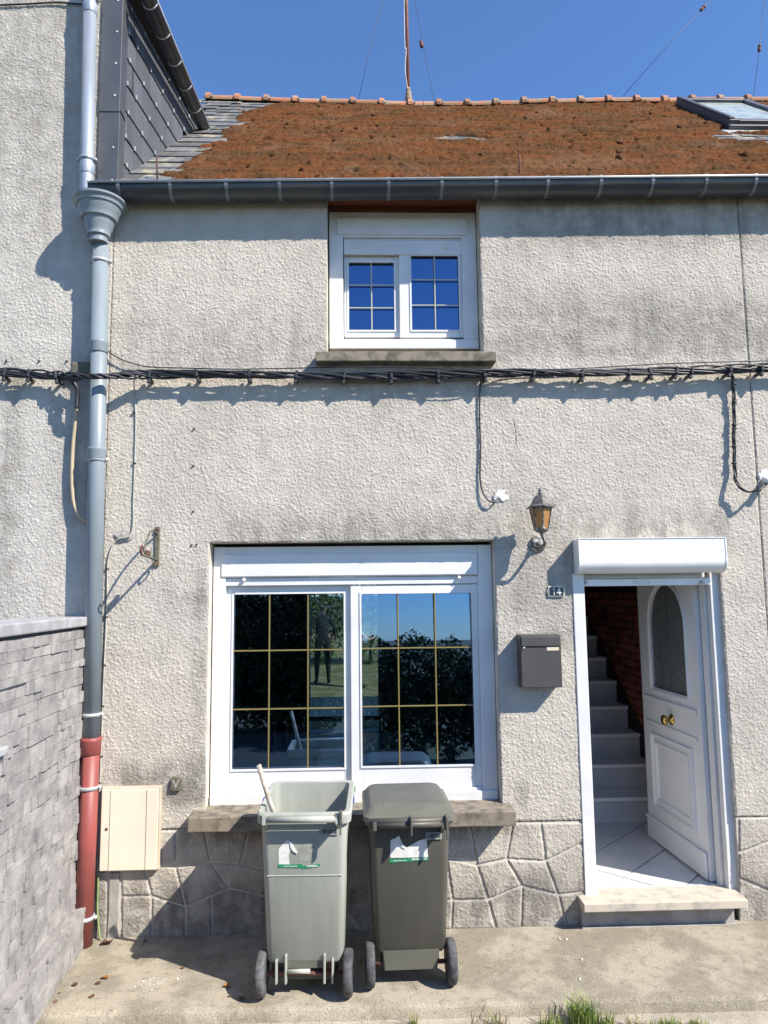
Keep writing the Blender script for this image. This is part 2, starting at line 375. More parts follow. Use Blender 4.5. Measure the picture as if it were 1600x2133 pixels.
def lathe(name, prof, centre, axis, m, parent=None, seg=20, smooth=True, frame=None):
    """prof = [(radius, t)] along axis from centre"""
    ax = Vector(axis).normalized(); u = ax.orthogonal().normalized(); v = ax.cross(u); c = Vector(centre); bm = bmesh.new(); rings = []
    for r, t in prof:
        rings.append([bm.verts.new(c+ax*t+(u*math.cos(a)+v*math.sin(a))*max(r, 1e-4)) for a in [2*math.pi*k/seg for k in range(seg)]])
    for a, b in zip(rings, rings[1:]):
        for k in range(seg): bm.faces.new((a[k], a[(k+1) % seg], b[(k+1) % seg], b[k]))
    bm.faces.new(rings[0][::-1]); bm.faces.new(rings[-1])
    return bm_obj(name, bm, m, parent, smooth, frame)
def rrect(wd, dp, r, z, n=4, cy=0):
    pts = []
    for cx, cy2, a0 in ((wd/2-r, dp/2-r, 0), (-wd/2+r, dp/2-r, 90), (-wd/2+r, -dp/2+r, 180), (wd/2-r, -dp/2+r, 270)):
        for k in range(n+1):
            a = math.radians(a0+90*k/n); pts.append(Vector((cx+r*math.cos(a), cy+cy2+r*math.sin(a), z)))
    return pts
def loft(name, rings, m, parent=None, cap0=True, cap1=True, smooth=False, frame=None):
    bm = bmesh.new(); R = [[bm.verts.new(p) for p in r] for r in rings]; n = len(R[0])
    for a, b in zip(R, R[1:]):
        for k in range(n): bm.faces.new((a[k], a[(k+1) % n], b[(k+1) % n], b[k]))
    if cap0: bm.faces.new(R[0][::-1])
    if cap1: bm.faces.new(R[-1])
    return bm_obj(name, bm, m, parent, smooth, frame)
def wall_grid(name, xs, zs, solid, y0, y1, m, parent=None):
    """slab in X,Z with openings; m = [face material, reveal material]"""
    bm = bmesh.new(); V = {}
    def v(i, j, b):
        k = (i, j, b)
        if k not in V: V[k] = bm.verts.new((xs[i], y1 if b else y0, zs[j]))
        return V[k]
    nx, nz = len(xs)-1, len(zs)-1
    S_ = [[solid((xs[i]+xs[i+1])/2, (zs[j]+zs[j+1])/2) for j in range(nz)] for i in range(nx)]
    g = lambda i, j: 0 <= i < nx and 0 <= j < nz and S_[i][j]
    for i in range(nx):
        for j in range(nz):
            if not S_[i][j]: continue
            bm.faces.new((v(i, j, 0), v(i+1, j, 0), v(i+1, j+1, 0), v(i, j+1, 0)))
            bm.faces.new((v(i, j, 1), v(i, j+1, 1), v(i+1, j+1, 1), v(i+1, j, 1)))
            for (di, dj, a, b) in ((-1, 0, (i, j), (i, j+1)), (1, 0, (i+1, j+1), (i+1, j)), (0, -1, (i+1, j), (i, j)), (0, 1, (i, j+1), (i+1, j+1))):
                if not g(i+di, j+dj):
                    f = bm.faces.new((v(*a, 0), v(*b, 0), v(*b, 1), v(*a, 1))); f.material_index = 1
    return bm_obj(name, bm, m, parent)
def blob(name, c, rx, ry, rz, m, parent=None, sub=2, amp=.25, seed=0):
    bm = bmesh.new(); bmesh.ops.create_icosphere(bm, subdivisions=sub, radius=1)
    for v in bm.verts:
        k = 1+amp*noise.noise(v.co*1.7+Vector((seed, seed*2.3, 0))); v.co = Vector((v.co.x*rx*k, v.co.y*ry*k, v.co.z*rz*k))+Vector(c)
    return bm_obj(name, bm, m, parent, True)
# ================================================================== GROUND
def sheet(name, pts, m, kind='structure', nx=1):
    o = obj(name, pts, [list(range(len(pts)))], m); tag(o, kind=kind); return o
tag(box('ground', -400, 400, -400, 400, -1.1, -.115, 'ground', bev=0), kind='structure')
tag(box('road', -120, 120, -5.9, -1.35, -.4, -.09, 'asph', bev=0), kind='structure')
def bumpy(name, xs, ys, zf, depth, m, seed=0):
    bm = bmesh.new(); V = [[bm.verts.new((x, y, zf(x, y))) for y in ys] for x in xs]
    for i in range(len(xs)-1):
        for j in range(len(ys)-1): bm.faces.new((V[i][j], V[i+1][j], V[i+1][j+1], V[i][j+1]))
    # skirt
    ring = [V[i][0] for i in range(len(xs))]+[V[-1][j] for j in range(1, len(ys))]+[V[i][-1] for i in range(len(xs)-2, -1, -1)]+[V[0][j] for j in range(len(ys)-2, 0, -1)]
    low = [bm.verts.new((v.co.x, v.co.y, -depth)) for v in ring]
    for i in range(len(ring)): bm.faces.new((ring[i], low[i], low[(i+1) % len(ring)], ring[(i+1) % len(ring)]))
    return bm_obj(name, bm, m, smooth=False)
fx = lambda x: -.80-.010*(x+1.5)
xs = [-6+i*.06 for i in range(190)]
bm = bmesh.new(); cols = []
for x in xs:
    e = fx(x)+.006*noise.noise(Vector((x*6, 0, 0)))+.004*noise.noise(Vector((x*23, 4, 0)))
    prof = [(.30, .001*noise.noise(Vector((x*3, 9, 1)))), (.02, 0), (-.2, .003*noise.noise(Vector((x*2, 1, 5)))), (-.4, .004*noise.noise(Vector((x*2, 3, 5)))), (-.6, .004*noise.noise(Vector((x*2, 7, 5)))), (e+.035, -.001), (e+.012, -.006), (e, -.018), (e-.006, -.09)]
    cols.append([bm.verts.new((x, y, z)) for y, z in prof])
for a, b in zip(cols, cols[1:]):
    for k in range(len(a)-1): bm.faces.new((a[k], a[k+1], b[k+1], b[k]))
bm.normal_update()
o = bm_obj('pavement_slab', bm, 'slab', smooth=True); tag(o, kind='structure')
# lower concrete strip
bm = bmesh.new(); cols = []
for x in xs:
    e = -1.03-.02*(x+1.5)+.02*noise.noise(Vector((x*4, 2, 0)))+.01*noise.noise(Vector((x*17, 4, 0)))
    cols.append([bm.verts.new((x, y, z)) for y, z in ((-.74, -.065), (-.9, -.063+.003*noise.noise(Vector((x*3, 2, 2)))), (e, -.066), (e-.02, -.075), (e-.03, -.12))])
for a, b in zip(cols, cols[1:]):
    for k in range(4): bm.faces.new((a[k], a[k+1], b[k+1], b[k]))
o = bm_obj('pavement_kerb', bm, 'kerb', smooth=True); tag(o, kind='structure')
o = box('garden_lawn', -14, 14, 5.75, 40, -.5, .13, 'lawn', bev=0); tag(o, kind='structure')

# ================================================================== HOUSE
H = empty('terraced_house', (.5, 0, 0), 0, 'old two-storey stuccoed house with moss-covered roof and open white door', 'house')
XL, XJ = -1.70, (W(1548, 470).x+W(1590, 1300).x)/2
ZP = W(1147, 1711).z                               # top of the stone-pattern plinth
ux0, ux1, uz0 = W(681.5, 600).x, W(1003, 600).x, W(840, 742).z
lx0, lx1, lz0, lz1 = W(432, 1400).x, W(1037.5, 1400).x, W(735, 1684, -.02).z, W(735, 1128).z
dx0, dx1, dz1 = W(1211, 1550).x, W(1524, 1550).x, W(1350, 1150).z
XR, ZT = 4.7, 4.935
def hole(x, z):
    return (ux0 < x < ux1 and z > uz0) or (lx0 < x < lx1 and lz0 < z < lz1) or (dx0 < x < dx1 and z < dz1) or (XJ-.003 < x < XJ+.003)
front = wall_grid('front_wall', sorted([XL, ux0, ux1, lx0, lx1, dx0, dx1, XJ-.003, XJ+.003, XR]), sorted([ZP+.004, lz0, lz1, dz1, uz0, ZT]), lambda x, z: not hole(x, z), .003, .24, ['stucco', 'reveal'], H)
plinth = wall_grid('plinth', sorted([XL, dx0, dx1, XR]), [-.1, ZP-.002], lambda x, z: not (dx0 < x < dx1), .0075, .24, ['groove', 'groove'], H)
def grain(x, z):
    p = Vector((x*66+6*z, .37, z*66-6*x)); a = noise.noise(p); b = noise.noise(p*1.9+Vector((7, 3, 1)))
    return min(1, abs(a)*1.8)*.86+(b+.5)*.14+.35*noise.noise(p*.1)
def roughcast(name, xs, zs, solid, yb, m, parent, amp=.0056, step=.0056):
    """the sprayed coat as real relief; its rim runs back to the wall behind it"""
    def fine(L):
        out = [L[0]]
        for a, b in zip(L, L[1:]):
            n = max(1, round((b-a)/step)); out += [a+(b-a)*k/n for k in range(1, n+1)]
        return out
    X, Z = fine(xs), fine(zs); nx, nz = len(X)-1, len(Z)-1
    ok = [[solid((X[i]+X[i+1])/2, (Z[j]+Z[j+1])/2) for j in range(nz)] for i in range(nx)]
    idx = {}; vs = []; fs = []
    def v(i, j):
        k = i*(nz+1)+j
        if k not in idx:
            inner = 0 < i < nx and 0 < j < nz and ok[i-1][j-1] and ok[i][j-1] and ok[i-1][j] and ok[i][j]
            idx[k] = len(vs); vs.append((X[i], -.0005-amp*(grain(X[i], Z[j])-.45) if inner else yb, Z[j]))
        return idx[k]
    for i in range(nx):
        for j in range(nz):
            if ok[i][j]: fs.append((v(i, j), v(i+1, j), v(i+1, j+1), v(i, j+1)))
    o = obj(name, vs, fs, m, parent, True); return o
roughcast('roughcast_coat', sorted([XL, ux0, ux1, lx0, lx1, dx0, dx1, XJ-.003, XJ+.003, 3.2]), sorted([ZP+.004, lz0, lz1, dz1, uz0, ZT]), lambda x, z: not hole(x, z), .006, 'stucco_d', front)
box('joint_backing', XJ-.02, XJ+.02, .018, .05, ZP, ZT, 'crack', front, 0)
stones = [
 [(905,1713),(977,1713),(994,1802),(924,1785),(905,1783)], [(977,1713),(1069,1713),(1055,1789),(994,1802)], [(1069,1713),(1127,1713),(1137,1794),(1055,1789)],
 [(1127,1713),(1222,1712),(1222,1751),(1137,1794)], [(1137,1794),(1222,1751),(1222,1857),(1163,1864)], [(1055,1789),(1137,1794),(1163,1864),(1088,1845)],
 [(994,1802),(1055,1789),(1088,1845),(1017,1874)], [(930,1787),(994,1802),(1017,1874),(943,1875)], [(905,1783),(930,1787),(943,1875),(905,1874)],
 [(905,1874),(943,1875),(940,1937),(905,1938)], [(943,1875),(1017,1874),(1034,1936),(940,1937)], [(1017,1874),(1088,1845),(1086,1935),(1034,1936)],
 [(1088,1845),(1163,1864),(1181,1933),(1086,1935)], [(1163,1864),(1222,1857),(1222,1932),(1181,1933)],
 [(212,1727),(367,1725),(366,1806),(300,1803),(212,1815)], [(367,1725),(425,1724),(438,1796),(366,1806)], [(425,1724),(520,1722),(500,1800),(438,1796)],
 [(300,1803),(366,1806),(386,1890),(316,1866)], [(366,1806),(438,1796),(477,1851),(386,1890)], [(252,1810),(300,1803),(316,1866),(252,1867)],
 [(252,1867),(316,1866),(316,1957),(252,1958)], [(316,1866),(386,1890),(386,1954),(316,1957)], [(386,1890),(440,1867),(442,1952),(386,1954)],
 [(440,1867),(477,1851),(560,1870),(560,1949),(442,1952)], [(438,1796),(500,1800),(560,1815),(560,1870),(477,1851)], [(500,1800),(520,1722),(600,1720),(600,1815),(560,1815)],
 [(196,1817),(224,1813),(224,1961),(196,1962)],
 [(600,1720),(700,1718),(690,1815),(600,1815)], [(700,1718),(800,1716),(790,1800),(690,1815)], [(800,1716),(905,1714),(905,1783),(790,1800)],
 [(560,1815),(600,1815),(690,1815),(710,1880),(560,1870)], [(690,1815),(790,1800),(800,1875),(755,1938),(710,1880)], [(560,1870),(710,1880),(755,1940),(560,1949)],
 [(790,1800),(905,1783),(905,1874),(800,1875)], [(800,1875),(905,1874),(905,1938),(755,1940)],
 [(1539,1702),(1740,1697),(1740,1692),(1740,1708),(1539,1777)], [(1539,1777),(1740,1708),(1740,1905),(1539,1829)], [(1539,1829),(1740,1905),(1740,1918),(1539,1924)]]
stones[-3] = [(1539,1701),(1700,1697),(1700,1716),(1539,1777)]; stones[-2] = [(1539,1777),(1700,1716),(1700,1895),(1539,1829)]; stones[-1] = [(1539,1829),(1700,1895),(1700,1917),(1539,1924)]
def stone(pts):
    P = poly_off(pts, .0048); n = len(P); A = sum(P[i].x*P[(i+1) % n].y-P[(i+1) % n].x*P[i].y for i in range(n)); sg = 1 if A > 0 else -1
    x0, x1 = min(p.x for p in P), max(p.x for p in P); z0, z1 = min(p.y for p in P), max(p.y for p in P); st = .006
    bm = bmesh.new(); nx, nz = max(2, int((x1-x0)/st)), max(2, int((z1-z0)/st))
    V = [[bm.verts.new((x0+(x1-x0)*i/nx, 0, z0+(z1-z0)*j/nz)) for j in range(nz+1)] for i in range(nx+1)]
    for i in range(nx):
        for j in range(nz): bm.faces.new((V[i][j], V[i+1][j], V[i+1][j+1], V[i][j+1]))
    E = []
    for i in range(n):
        a, b = P[i], P[(i+1) % n]; d = (b-a).normalized(); no = Vector((d.y, -d.x))*sg; E.append((a, no))
        bmesh.ops.bisect_plane(bm, geom=bm.verts[:]+bm.edges[:]+bm.faces[:], plane_co=(a.x, 0, a.y), plane_no=(no.x, 0, no.y), clear_outer=True)
    for v in bm.verts:
        q = Vector((v.co.x, v.co.z)); dist = min((a-q).dot(no) for a, no in E); t = min(1, max(0, dist/.006)); t = t*(2-t)
        v.co.y = .009*(1-t)+t*(-.001-.0056*(grain(q.x, q.y)-.45))
    bm_obj('plinth_stone', bm, 'stucco_d', plinth, True)
for s in stones:
    pts = [(W(*p).x, min(W(*p).z, ZP-.002)) for p in s]
    stone(pts)
p = [W(*q) for q in ((228, 1818), (250, 1817), (248, 1880), (246, 1956), (222, 1958), (227, 1890))]
xz_prism('cement_patch', [(q.x, q.z) for q in p], -.006, .013, 'cement', plinth, .004, 0)
# hairline cracks, plugs of old fixings
def crack(name, pts, Y=-.001, wd=.003):
    P = [W(x, y) for x, y in pts]; vs = []; fs = []
    for i, q in enumerate(P):
        k = wd*(1 if 0 < i < len(P)-1 else .3); vs += [(q.x-k, Y, q.z), (q.x+k, Y, q.z)]
        if i: fs.append((2*i-2, 2*i-1, 2*i+1, 2*i))
    vs += [(v[0], .004, v[2]) for v in vs]; n = len(P)*2
    fs += [(i, i+2, i+2+n, i+n) for i in range(0, n-2)]
    return obj(name, vs, fs, 'crack', front)
crack('crack', [(1071, 872), (1073, 892), (1076, 905), (1075, 918), (1077, 945)], wd=.0022)
crack('crack', [(1016, 800), (1030, 815), (1032, 818), (1048, 833)], wd=.0014)
for x, y in ((405, 893), (403, 970), (403, 1065), (400, 1135), (410, 1134), (14, 752), (82, 752), (140, 752)):
    q = W(x, y); lathe('wall_plug', [(.006, 0), (.006, .01), (.003, .014)], (q.x, .0, q.z), (0, -1, -.2), 'plug', front if x > 200 else H, 8)

# ---- sills
def sill(x0, x1, yt, yb, Yf, Yb, m='sill', name='window_sill'):
    q0, q1 = W(x0, yt, Yf), W(x1, yt, Yf); zb = (W(x0, yb, Yf).z+W(x1, yb, Yf).z)/2; zt = (q0.z+q1.z)/2
    bm = bmesh.new(); bm_box(bm, q0.x, q1.x, Yf, Yb, zb, zt)
    for v in bm.verts:
        if v.co.z > zb+.01 and v.co.y > Yf+.01: v.co.z += .006
    bmesh.ops.subdivide_edges(bm, edges=[e for e in bm.edges if abs(e.verts[0].co.x-e.verts[1].co.x) > .5], cuts=24, use_grid_fill=True)
    bevel(bm, .006, 2, [e for e in bm.edges if e.calc_face_angle(0) > .5])
    for v in bm.verts: v.co += Vector((0, noise.noise(v.co*13)*.004, noise.noise(v.co*11+Vector((3, 3, 3)))*.003))
    return bm_obj(name, bm, m, H, True)
for o in (sill(657, 1034, 731.5, 752, -.10, .235), sill(391, 1075, 1697, 1728, -.16, .235)):
    o.data.polygons.foreach_set('use_smooth', [False]*len(o.data.polygons))

# ---- windows
def window(Yf, outer, inner, casing, bar, sashes, knobs, gl):
    """all boxes given in photo pixels of the plane they lie in"""
    bmat = 'brass' if gl == 'glass' else 'brassl'
    ox0, ox1, oz0, oz1 = rect(*outer, Yf)
    ix0, ix1, iz0, iz1 = rect(*inner, Yf)
    bm = bmesh.new()
    for a in ((ox0, ix0, oz0, oz1), (ix1, ox1, oz0, oz1)): bm_box(bm, a[0], a[1], Yf, Yf+.09, a[2]+.002, a[3])
    bm_box(bm, ix0, ix1, Yf+.001, Yf+.09, iz1, oz1-.001)
    bm_box(bm, ix0-.001, ix1+.001, Yf+.002, Yf+.09, oz0+.004, iz0)
    bevel(bm, .004, 2); wf = bm_obj('window', bm, 'pvc', H)
    # drip rail at the foot, roller casing, end bar of the shutter
    box('bottom_rail', ox0+.002, ox1-.002, Yf-.018, Yf-.0005, oz0, oz0+(iz0-oz0)*.85, 'pvc', wf, .005, 2)
    cx0, cx1, cz0, cz1 = rect(*casing, Yf)
    box('roller_casing', cx0, cx1, Yf-.010, Yf-.0005, cz0, cz1, 'pvc', wf, .006, 2)
    bx0, bx1, bz0, bz1 = rect(*bar, Yf)
    sb = box('shutter_bar', bx0, bx1, Yf+.014, Yf+.034, bz0, bz1, 'pvc', wf, .004, 2)
    box('shutter_slat', bx0, bx1, Yf+.016, Yf+.030, bz1+.002, bz1+.012, 'pvc', wf, .004, 2)
    for kx, ky in knobs:
        q = W(kx, ky, Yf); lathe('stop_knob', [(.011, 0), (.013, .012), (.011, .024), (.004, .027)], (q.x, Yf+.015, q.z), (0, -1, 0), 'pvc_b', wf, 12)
    for (sx0, sy0, sx1, sy1), (gx0, gy0, gx1, gy1), vx, hy, Ys in sashes:
        a0, a1, c0, c1 = rect(sx0, sy0, sx1, sy1, Ys); b0, b1, e0, e1 = rect(gx0, gy0, gx1, gy1, Ys+.012)
        bm = bmesh.new()
        bm_box(bm, a0, b0, Ys, Ys+.045, c0, c1); bm_box(bm, b1, a1, Ys, Ys+.045, c0, c1)
        bm_box(bm, b0, b1, Ys+.001, Ys+.045, c0, e0); bm_box(bm, b0, b1, Ys+.001, Ys+.045, e1, c1)
        bevel(bm, .004, 2); sa = bm_obj('sash', bm, 'pvc', wf)
        # glazing bead
        bm = bmesh.new(); k = .012
        for q in ((b0-k, b0, e0-k, e1+k), (b1, b1+k, e0-k, e1+k), (b0, b1, e0-k, e0), (b0, b1, e1, e1+k)): bm_box(bm, q[0], q[1], Ys-.006, Ys+.02, q[2], q[3])
        bm_obj('glazing_bead', bm, 'pvc', wf)
        tl = math.radians(1.8) if gl == 'glass' and sx0 > 725 else 0
        PF = Matrix.Translation((0, Ys+.0235, (e0+e1)/2)) @ Matrix.Rotation(-tl, 4, 'X')
        box('pane', b0-.004, b1+.004, -.0025, .0025, -(e1-e0)/2-.004, (e1-e0)/2+.004, gl, wf, 0, frame=PF)
        for x in vx:
            X = W(x, (gy0+gy1)/2, Ys+.03).x; box('muntin', X-.0045, X+.0045, Ys+.000, Ys+.006, e0, e1, bmat, wf, .002)
        for y in hy:
            Z = W((gx0+gx1)/2, y, Ys+.03).z; box('muntin', b0, b1, Ys+.0005, Ys+.0058, Z-.0045, Z+.0045, bmat, wf, .002)
    return wf
wl = window(.10, (441, 1137, 1031, 1680), (467, 1201, 1001, 1646), (462, 1153, 994, 1199), (470, 1202, 1001, 1218),
   [((470, 1216, 736, 1647), (486, 1237, 717, 1600), (561.5, 642), (1354, 1475), .150), ((731, 1218, 1001, 1647), (754, 1236, 985, 1593), (830, 907.5), (1349, 1469), .122)], ((508, 1208), (956, 1203)), 'glass')
wu = window(.14, (686, 442, 994, 728), (715, 494, 964, 706), (701, 456, 973, 490), (716, 498, 964, 528),
   [((717, 530, 836, 702), (727, 549, 821, 689), (774,), (597, 644.5), .192), ((832, 528, 966, 703), (857, 535, 955, 689), (905,), (586, 639), .165)], ((748, 512), (929, 513)), 'glass_up')
q0, q1 = W(683, 430, .12), W(1000, 430, .12)
zs_ = W(840, 442, .14).z
box('soffit_board', ux0+.002, ux1-.002, .012, .135, zs_+.045, zs_+.065, 'wood', H, .003)
box('lintel_board', ux0+.002, ux1-.002, .136, .19, zs_+.003, 4.93, 'wood', H, .002)
box('fascia_board', ux0+.003, ux1-.003, .002, .011, zs_+.052, 4.93, 'wood', H, .002)

# ---- door: roller shutter box, guides, frame, leaf, step
e = [W(1206, 1123, -.125), W(1511, 1121, -.125)]
zt_, zb_ = (e[0].z+e[1].z)/2, W(1355, 1194, -.06).z
X0, X1 = e[0].x, e[1].x
prof = [(0, zt_), (-.125, zt_)] + [(-.125+.08*(1-math.cos(a)), zb_+.08*(1-math.sin(a))) for a in [math.radians(k) for k in range(0, 91, 10)]] + [(0, zb_)]
def yz_prism(name, prof, x0, x1, m, parent, bev=0):
    bm = bmesh.new(); n = len(prof)
    a = [bm.verts.new((x0, y, z)) for y, z in prof]; b = [bm.verts.new((x1, y, z)) for y, z in prof]
    bm.faces.new(a); bm.faces.new(b[::-1])
    for i in range(n): bm.faces.new((a[i], b[i], b[(i+1) % n], a[(i+1) % n]))
    return bm_obj(name, bm, m, parent)
sbx = yz_prism('shutter_box', prof, X0+.004, X1-.004, 'pvc_b', H)
cap = [(y*1.02-.001 if y < 0 else y, z+(.0025 if z > (zt_+zb_)/2 else -.0025)) for y, z in prof]
yz_prism('end_cap', cap, X0-.004, X0+.004, 'pvc_b', sbx); yz_prism('end_cap', cap, X1-.004, X1+.004, 'pvc_b', sbx)
box('box_top_trim', X0, X1, -.130, -.001, zt_+.001, zt_+.006, 'pvc_b', sbx, .001)
for x in (1236, 1492):
    q = W(x, 1127, -.15); lathe('screw_head', [(.004, 0), (.003, .002)], (q.x, -.125, zt_-.015), (0, -1, 0), 'steel', sbx, 8)
FZ = W(1380, 1852, .1).z                         # hall floor level
gl0, gl1 = W(1196, 1196, .03).x, W(1214, 1196, .03).x
gr0, gr1 = W(1469.5, 1200, .09).x, W(1491, 1200, .09).x
box('shutter_guide', dx0-.016, dx0+.062, -.008, .05, FZ-.02, zb_+.002, 'pvc', H, .004, 2)
box('shutter_guide', W(1492, 1550, .085).x, W(1512.5, 1550, .085).x, .035, .085, FZ-.03, zb_+.003, 'pvc', H, .004, 2)
fr = W(1512.5, 1550, .085).x
bm = bmesh.new()
bm_box(bm, dx0+.003, dx0+.055, .051, .13, FZ-.01, dz1); bm_box(bm, fr-.085, fr+.0, .09, .16, FZ-.01, dz1); bm_box(bm, dx0+.055, fr-.085, .06, .13, W(1355, 1204, .05).z, dz1)
bevel(bm, .004, 2); dfr = bm_obj('door_frame', bm, 'pvc', H)
box('frame_cover', fr+.002, dx1-.002, .10, .16, FZ-.03, dz1, 'reveal', dfr, .002)
zr0, zr1 = W(1340, 1220, .02).z, W(1340, 1206, .02).z
rb = box('shutter_bottom_bar', dx0+.064, W(1492, 1550, .085).x-.004, .012, .034, zr0, zr1+.002, 'pvc_b', H, .004, 2)
for x in (1219, 1461):
    q = W(x, 1213, .01); lathe('stop_knob', [(.012, 0), (.014, .01), (.012, .022), (.004, .025)], (q.x, .012, q.z), (0, -1, 0), 'zincl', rb, 12)
box('door_handle_slot', W(1320, 1211, .01).x, W(1355, 1211, .01).x, .008, .0115, zr0+.01, zr1-.008, 'pvc', rb, .002)
# leaf, swung open into the hall
hx, hy, lx, ly = fr-.095, .17, fr-.140, 1.07
lv = Vector((lx-hx, ly-hy, 0)); LL = lv.length; lv.normalize()
LF = Matrix((( lv.x, -lv.y, 0, hx), (lv.y, lv.x, 0, hy), (0, 0, 1, FZ), (0, 0, 0, 1)))
leaf_h = 2.08
gx0_, gx1_, gz0_, gz1_ = .16, LL-.19, 1.18, 1.95
arch = [(gx0_, gz0_), (gx1_, gz0_)]; rr = (gx1_-gx0_)/2; zc_ = gz1_-rr
arch += [((gx0_+gx1_)/2+rr*math.cos(a), zc_+rr*math.sin(a)*1.12) for a in [math.pi*k/16 for k in range(17)]]
outl = [(0, .012), (LL, .012), (LL, leaf_h), (0, leaf_h)]
def leaf_slab():
    # slab with an arched opening: outer quad bridged to the arch
    bm = bmesh.new(); A = arch
    def layer(y): return [bm.verts.new((x, y, z)) for x, z in outl], [bm.verts.new((x, y, z)) for x, z in A]
    of, af = layer(.022); ob, ab = layer(-.022); n = len(A)
    def fill(o, a):
        bm.faces.new((o[0], o[1], a[1], a[0])); bm.faces.new([o[1], o[2]]+[a[i] for i in range(2+n-2-9, 1, -1)]+[a[1]] if False else [o[1], o[2], a[10], a[9], a[8], a[7], a[6], a[5], a[4], a[3], a[2], a[1]])
        bm.faces.new([o[2], o[3], a[10]]); bm.faces.new([o[3], o[0], a[0]]+[a[i] for i in range(n-1, 9, -1)])
    fill(of, af); fill(ob, ab)
    for i in range(4): bm.faces.new((of[i], ob[i], ob[(i+1) % 4], of[(i+1) % 4]))
    for i in range(n): bm.faces.new((af[i], ab[i], ab[(i+1) % n], af[(i+1) % n]))
    bm.normal_update(); bmesh.ops.triangulate(bm, faces=[f for f in bm.faces if len(f.verts) > 4])
    return bm_obj('door', bm, 'mould', H, frame=LF)
leaf = leaf_slab()
def ring_mould(name, pts, y0, y1, wdt, parent, m='mould'):
    a = [Vector(p) for p in pts]; b = poly_off(pts, wdt*.5); c = poly_off(pts, wdt); n = len(a); bm = bmesh.new()
    L = [[bm.verts.new((p[0], y, p[1])) for p in q] for q, y in ((a, y0), (poly_off(pts, wdt*.2), y1), (b, y1), (poly_off(pts, wdt*.75), (y0+y1)/2), (c, y0))]
    for u, v in zip(L, L[1:]):
        for i in range(n): bm.faces.new((u[i], u[(i+1) % n], v[(i+1) % n], v[i]))
    return bm_obj(name, bm, m, parent, frame=LF)
ring_mould('arch_moulding', poly_off(arch, -.028), .0215, .036, .036, leaf)
xz_prism('pane', arch, -.004, .004, 'frost', leaf, frame=LF)
box('muntin', (gx0_+gx1_)/2-.0025, (gx0_+gx1_)/2+.0025, .006, .012, gz0_, gz1_, 'strap', leaf, 0, frame=LF)
ring_mould('panel_moulding', [(.13, .27), (LL-.13, .27), (LL-.13, .84), (.13, .84)], .0215, .042, .035, leaf)
ring_mould('panel_moulding', [(.19, .33), (LL-.19, .33), (LL-.19, .78), (.19, .78)], .0215, .038, .03, leaf)
box('kick_board', .02, LL-.005, .0225, .040, .014, .16, 'mould', leaf, .008, 2, frame=LF)
box('kick_ledge', .015, LL, .0225, .048, .161, .185, 'mould', leaf, .008, 2, frame=LF)
box('rail_ledge', .05, LL-.05, .0225, .040, 1.08, 1.115, 'mould', leaf, .010, 2, frame=LF)
box('rail_ledge', .06, LL-.06, .0225, .034, .90, .925, 'mould', leaf, .008, 2, frame=LF)
lathe('door_knob', [(.040, 0), (.040, .006), (.014, .012), (.013, .032), (.030, .040), (.038, .055), (.034, .070), (.018, .078)], (LL*.47, .0225, .985), (0, 1, 0), 'brassk', leaf, 20, frame=LF)
lathe('inner_handle', [(.012, 0), (.010, .03), (.010, .09)], (LL-.002, -.0, .99), (1, 0, 0), 'brassk', leaf, 10, frame=LF)
box('lock_plate', LL, LL+.003, -.012, .012, .9, 1.1, 'brassk', leaf, 0, frame=LF)
# step
p0, p1 = W(1216, 1881, -.13), W(1559, 1877, -.13); zt2 = (p0.z+p1.z)/2
stp = box('door_step', p0.x, p1.x, -.13, .10, zt2-.052, zt2, 'step', H, .006, 2)
box('step_riser', p0.x+.012, p1.x-.045, -.035, .004, -.03, zt2-.053, 'cement', stp, .006)
box('step_foot', p0.x+.006, p1.x-.04, -.055, -.036, -.03, .010, 'cement', stp, .004)
box('threshold', dx0+.062, fr-.0, .055, .135, FZ-.012, FZ+.010, 'pvc', H, .003)
for x, y in ((1247, 1844), (1362, 1842), (1479, 1841)):
    q = G(x, y, FZ+.01); lathe('threshold_screw', [(.004, 0), (.003, .003)], (q.x, .09, FZ+.010), (0, 0, 1), 'plug', H, 8)

# ---- interior
box('hall_floor', 1.46, 2.62, .10, 5.5, FZ-.06, FZ-.006, 'grout', H, 0)
hall = [o for o in H.children if o.name.startswith('hall_floor')][0]
T = .36
for i in range(-4, 9):
    for j in range(-4, 9):
        cx, cy = 2.02+(i-j)*T*.7071, .30+(i+j)*T*.7071
        bm = bmesh.new(); h = T/2-.005
        v = [bm.verts.new((cx+a*1.4142*h, cy+b*1.4142*h, FZ)) for a, b in ((0, -1), (1, 0), (0, 1), (-1, 0))]; bm.faces.new(v)
        for pc, no in (((1.47, 0, 0), (-1, 0, 0)), ((2.58, 0, 0), (1, 0, 0)), ((0, .136, 0), (0, -1, 0)), ((0, 1.5, 0), (0, 1, 0))):
            if bm.faces: bmesh.ops.bisect_plane(bm, geom=bm.verts[:]+bm.edges[:]+bm.faces[:], plane_co=pc, plane_no=no, clear_outer=True)
        if not bm.faces or sum(f.calc_area() for f in bm.faces) < .002: bm.free(); continue
        r = bmesh.ops.extrude_face_region(bm, geom=bm.faces[:])
        for v in [x for x in r['geom'] if isinstance(x, bmesh.types.BMVert)]: v.co.z -= .007
        bm_obj('floor_tile', bm, 'tile', hall)
RI, TR, SX0, SX1, SY = .206, .275, 1.47, 2.575, 1.44
stair = box('staircase', SX1-.04, SX1-.001, SY-.02, SY+.05, FZ, FZ+.25, 'stair', H, 0)
bm = bmesh.new()   # string board on the brick side, sawn to the slope
pr = [(SY-.03, FZ), (SY+12*TR, FZ+12*RI-.35), (SY+12*TR, FZ+12*RI+.10), (SY-.03, FZ+RI+.10)]
